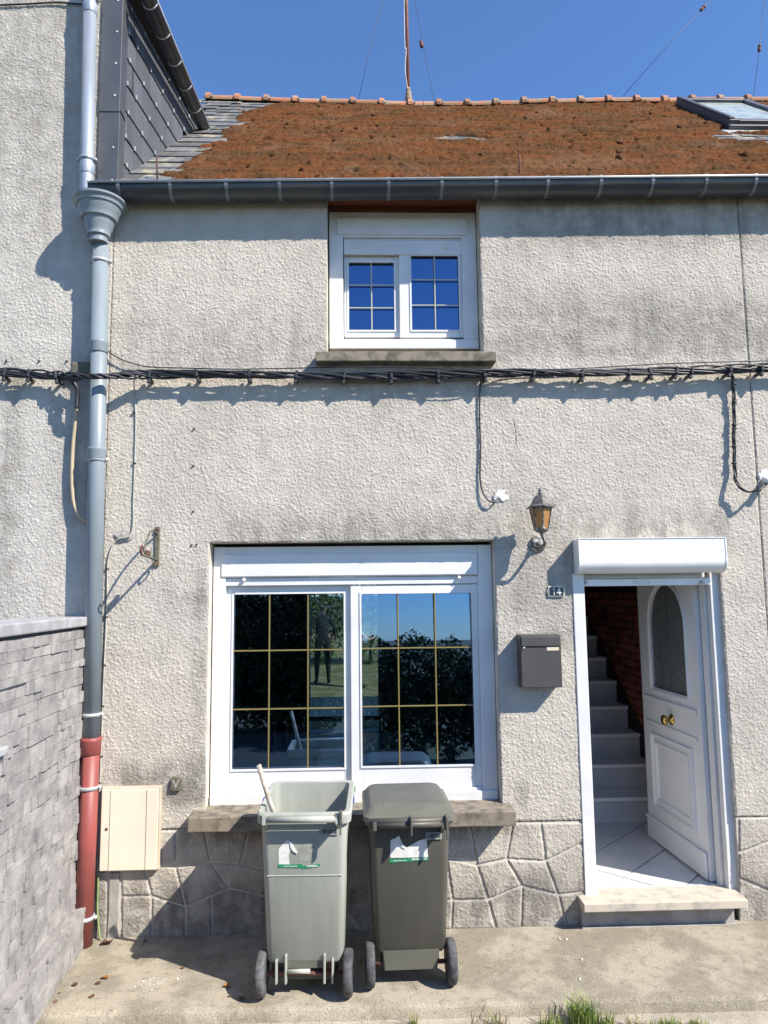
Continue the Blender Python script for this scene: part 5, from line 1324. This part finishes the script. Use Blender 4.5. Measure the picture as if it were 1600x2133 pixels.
# ================================================================== PLANTS (back garden, and across the road where the panes mirror them)
def leaf_mass(name, boxes, n, size, m, stems, label, cat, group=None):
    """boxes = [(cx,cy,cz,rx,ry,rz)] lobes filled with leaf faces"""
    lo = Vector((sum(b[0] for b in boxes)/len(boxes), sum(b[1] for b in boxes)/len(boxes), min(s[2] for s in stems)))
    e = empty(name, lo, 0, label, cat, group)
    vs = []; fs = []; tot_v = sum(b[3]*b[4]*b[5] for b in boxes)
    for b in boxes:
        for i in range(int(n*b[3]*b[4]*b[5]/tot_v)):
            while True:
                u = Vector((random.uniform(-1, 1), random.uniform(-1, 1), random.uniform(-1, 1)))
                if u.length < 1: break
            u *= (.55+.45*random.random())/max(u.length, .3)*u.length if u.length < .5 else 1
            c = Vector((b[0]+u.x*b[3], b[1]+u.y*b[4], b[2]+u.z*b[5])); c += Vector((0, 0, 1))*.12*noise.noise(c*2.5)
            nrm = Vector((random.gauss(0, 1), random.gauss(0, 1), random.gauss(.4, 1))).normalized(); t = nrm.orthogonal().normalized(); t.rotate(Matrix.Rotation(random.uniform(0, 6.28), 3, nrm)); s = nrm.cross(t)
            L = size*random.uniform(.6, 1.3); k = len(vs)
            vs += [c-t*L, c+s*L*.45+nrm*L*.1, c+t*L, c-s*L*.45+nrm*L*.1]; fs.append((k, k+1, k+2, k+3))
    obj('crown', vs, fs, m, e)
    for (x, y, z, x2, y2, z2, r) in stems:
        P = catmull([(x, y, z), ((x+x2)/2+.05, (y+y2)/2, (z+z2)/2), (x2, y2, z2)], 4); tube('trunk', P, [r*(1-.6*i/(len(P)-1)) for i in range(len(P))], 'bark', e, 7)
    return e
leaf_mass('garden_shrub', [(-1.4, 15.2, 1.5, 1.0, .8, 1.5), (-.7, 15.6, 2.3, 1.0, .8, 1.6), (.2, 15.4, 1.6, .9, .8, 1.6), (.9, 15.3, 2.3, .9, .8, 1.4)], 9000, .06, 'leaf', [(-1, 15.4, .1, -1, 15.4, 2.2, .06), (.2, 15.4, .1, .3, 15.4, 2.4, .06)], 'bright green leafy shrub in the back garden seen through the house', 'shrub')
leaf_mass('roadside_hedge', [(.2+i*.6, -6.5+.1*math.sin(i*2), .85+.05*math.sin(i*1.7), .5, .45, 1.0+.06*math.sin(i*2.3)) for i in range(9)], 38000, .045, 'leafd', [(.2+i*.6, -6.5, -.11, .2+i*.6, -6.5, .7, .025) for i in range(9)], 'low hedge across the road, mirrored in the right window sash', 'hedge')
leaf_mass('roadside_tree', [(-.75, -7.0, 1.3, .8, .7, 1.5), (-1.6, -6.9, 1.5, .9, .7, 1.65), (-2.5, -7.0, 1.4, .9, .7, 1.55), (-1.1, -6.9, .6, .9, .6, .8), (-2.2, -6.9, .6, .9, .6, .8), (-3.3, -7, 1.3, .8, .7, 1.4)], 42000, .05, 'leafd', [(-1.2, -7, -.11, -1.1, -7, 2.0, .05), (-2.6, -7, -.11, -2.5, -7, 2.0, .05)], 'dense dark bush across the road, mirrored in the left window sash', 'bush')

# ================================================================== PEOPLE in the back garden
def person(loc, rz_, h, label, cols, arms, lean=0):
    """one skinned body; cols = top, trousers, skin, hair, shoes"""
    k = h/1.75
    J = {}; E_ = []
    def j(n, x, y, z, r, par=None, r2=None):
        J[n] = (Vector((x, y, z))*k, (r*k, (r2 or r)*k)); 
        if par: E_.append((par, n))
    j('hip', 0, 0, .95, .15, None, .11); j('waist', 0, 0, 1.08, .155, 'hip', .11); j('chest', 0, .0, 1.28, .185, 'waist', .12); j('neckb', 0, .01, 1.44, .085, 'chest', .075); j('neck', 0, .0, 1.50, .052, 'neckb'); j('chin', 0, -.015, 1.57, .068, 'neck', .075); j('head', 0, -.01, 1.655, .082, 'chin', .098); j('crown', 0, .0, 1.715, .062, 'head', .07)
    for s, sd in ((-1, 'l'), (1, 'r')):
        j('sh'+sd, s*.165, .01, 1.41, .065, 'neckb', .065)
        el, wr, hd = arms[sd]
        j('el'+sd, *el, .043, 'sh'+sd); j('wr'+sd, *wr, .030, 'el'+sd); j('hd'+sd, *hd, .036, 'wr'+sd, .022)
        d = (Vector(hd)-Vector(wr)).normalized(); side = Vector((0, 1, 0)).cross(d).normalized()
        for f, (o_, L) in enumerate(((-.024, .075), (-.008, .085), (.008, .08), (.023, .062))):
            a = Vector(hd)+d*.03+Vector((0, 1, 0))*o_; b = a+d*L*.5; c = a+d*L+Vector((0, 0, .012))
            j('f%d%s' % (f, sd), *a, .0095, 'hd'+sd); j('g%d%s' % (f, sd), *b, .009, 'f%d%s' % (f, sd)); j('h%d%s' % (f, sd), *c, .008, 'g%d%s' % (f, sd))
        th = Vector(wr)+d*.03+Vector((0, -.03, 0)); j('t'+sd, *th, .011, 'wr'+sd); j('u'+sd, *(th+d*.045+Vector((0, -.012, 0))), .0095, 't'+sd)
        j('th'+sd, s*.095, 0, .88, .095, 'hip'); j('kn'+sd, s*.12, -.01, .50, .062, 'th'+sd); j('cf'+sd, s*.125, .01, .33, .058, 'kn'+sd); j('an'+sd, s*.13, .015, .10, .040, 'cf'+sd); j('ft'+sd, s*.14, -.02, .05, .045, 'an'+sd, .04); j('to'+sd, s*.155, -.15, .035, .04, 'ft'+sd, .03)
    names = list(J); me = bpy.data.meshes.new('person'); me.from_pydata([J[n][0] for n in names], [(names.index(a), names.index(b)) for a, b in E_], [])
    o = bpy.data.objects.new('person', me); C.objects.link(o)
    sk = o.modifiers.new('s', 'SKIN'); sk.use_smooth_shade = True
    for i, n in enumerate(names):
        v = me.skin_vertices[0].data[i]; v.radius = J[n][1]; v.use_root = (n == 'hip')
    o.modifiers.new('u', 'SUBSURF').levels = 1; bpy.context.view_layer.update()
    m2 = bpy.data.meshes.new_from_object(o.evaluated_get(bpy.context.evaluated_depsgraph_get()))
    C.objects.unlink(o); bpy.data.objects.remove(o)
    m2.materials.clear()
    for c in cols: m2.materials.append(M[c])
    for p in m2.polygons:
        z = p.center.z/k; x = abs(p.center.x)/k; p.use_smooth = True
        near = min(names, key=lambda n: (J[n][0]-p.center).length)
        hand = near[:2] in ('wr', 'hd') or (near[0] in 'fghtu' and near[1:2].isdigit()) or near in ('tl', 'tr', 'ul', 'ur')
        bare = cols[0] == 'shirt' and near[:2] in ('el',) and z < 1.15
        if hand or bare: i = 2
        elif z > 1.49: i = 3 if (z > 1.66 or p.center.y/k > .03) else 2
        elif z > .93: i = 0
        elif z > .075: i = 1
        else: i = 4
        p.material_index = i
    b = bpy.data.objects.new('person', m2)
    tag(b, label, 'person'); reg(b, None, Matrix.Translation(loc) @ Matrix.Rotation(rz_, 4, 'Z'))
    # face and hair
    fm = WM[b]
    for s in (-1, 1):
        lathe('eye', [(.004, 0), (.010, .004), (.006, .008)], Vector((s*.03, -.098, 1.645))*k, (0, -1, 0), 'plug', b, 8, frame=fm)
        lathe('ear', [(.006, 0), (.02, .008), (.012, .014)], Vector((s*.078, .0, 1.63))*k, (s, 0, 0), cols[2], b, 8, frame=fm)
    obj('nose', [Vector(v)*k for v in ((-.012, -.1, 1.60), (.012, -.1, 1.60), (0, -.122, 1.605), (0, -.098, 1.65))], [(0, 1, 2), (0, 2, 3), (2, 1, 3), (1, 0, 3)], cols[2], b, frame=fm)
    box('mouth', -.022*k, .022*k, -.096*k, -.088*k, 1.572*k, 1.580*k, 'rust', b, 0, frame=fm)
    return b
pp = G(672, 1425, .13)
person((pp.x, pp.y, .13), math.pi+.2, 1.76, 'person in dark jumper and black trousers standing in the back garden', ['jumper', 'trouser', 'skin', 'hair', 'trouser'],
   {'l': ((-.27, .03, 1.16), (-.22, -.07, .96), (-.17, -.12, .90)), 'r': ((.27, .03, 1.16), (.23, -.06, .95), (.19, -.12, .89))})
p2 = G(744, 1432, .13)
person((p2.x, p2.y, .13), math.pi*.6, 1.7, 'second person in pale shirt mostly hidden behind the window mullion', ['shirt', 'trouser', 'skin', 'hair', 'trouser'],
   {'l': ((-.26, .0, 1.18), (-.22, -.18, 1.02), (-.2, -.25, 1.04)), 'r': ((.26, .0, 1.18), (.2, -.2, 1.04), (.17, -.27, 1.06))})
print('slates', cnt, 'slips', tot)
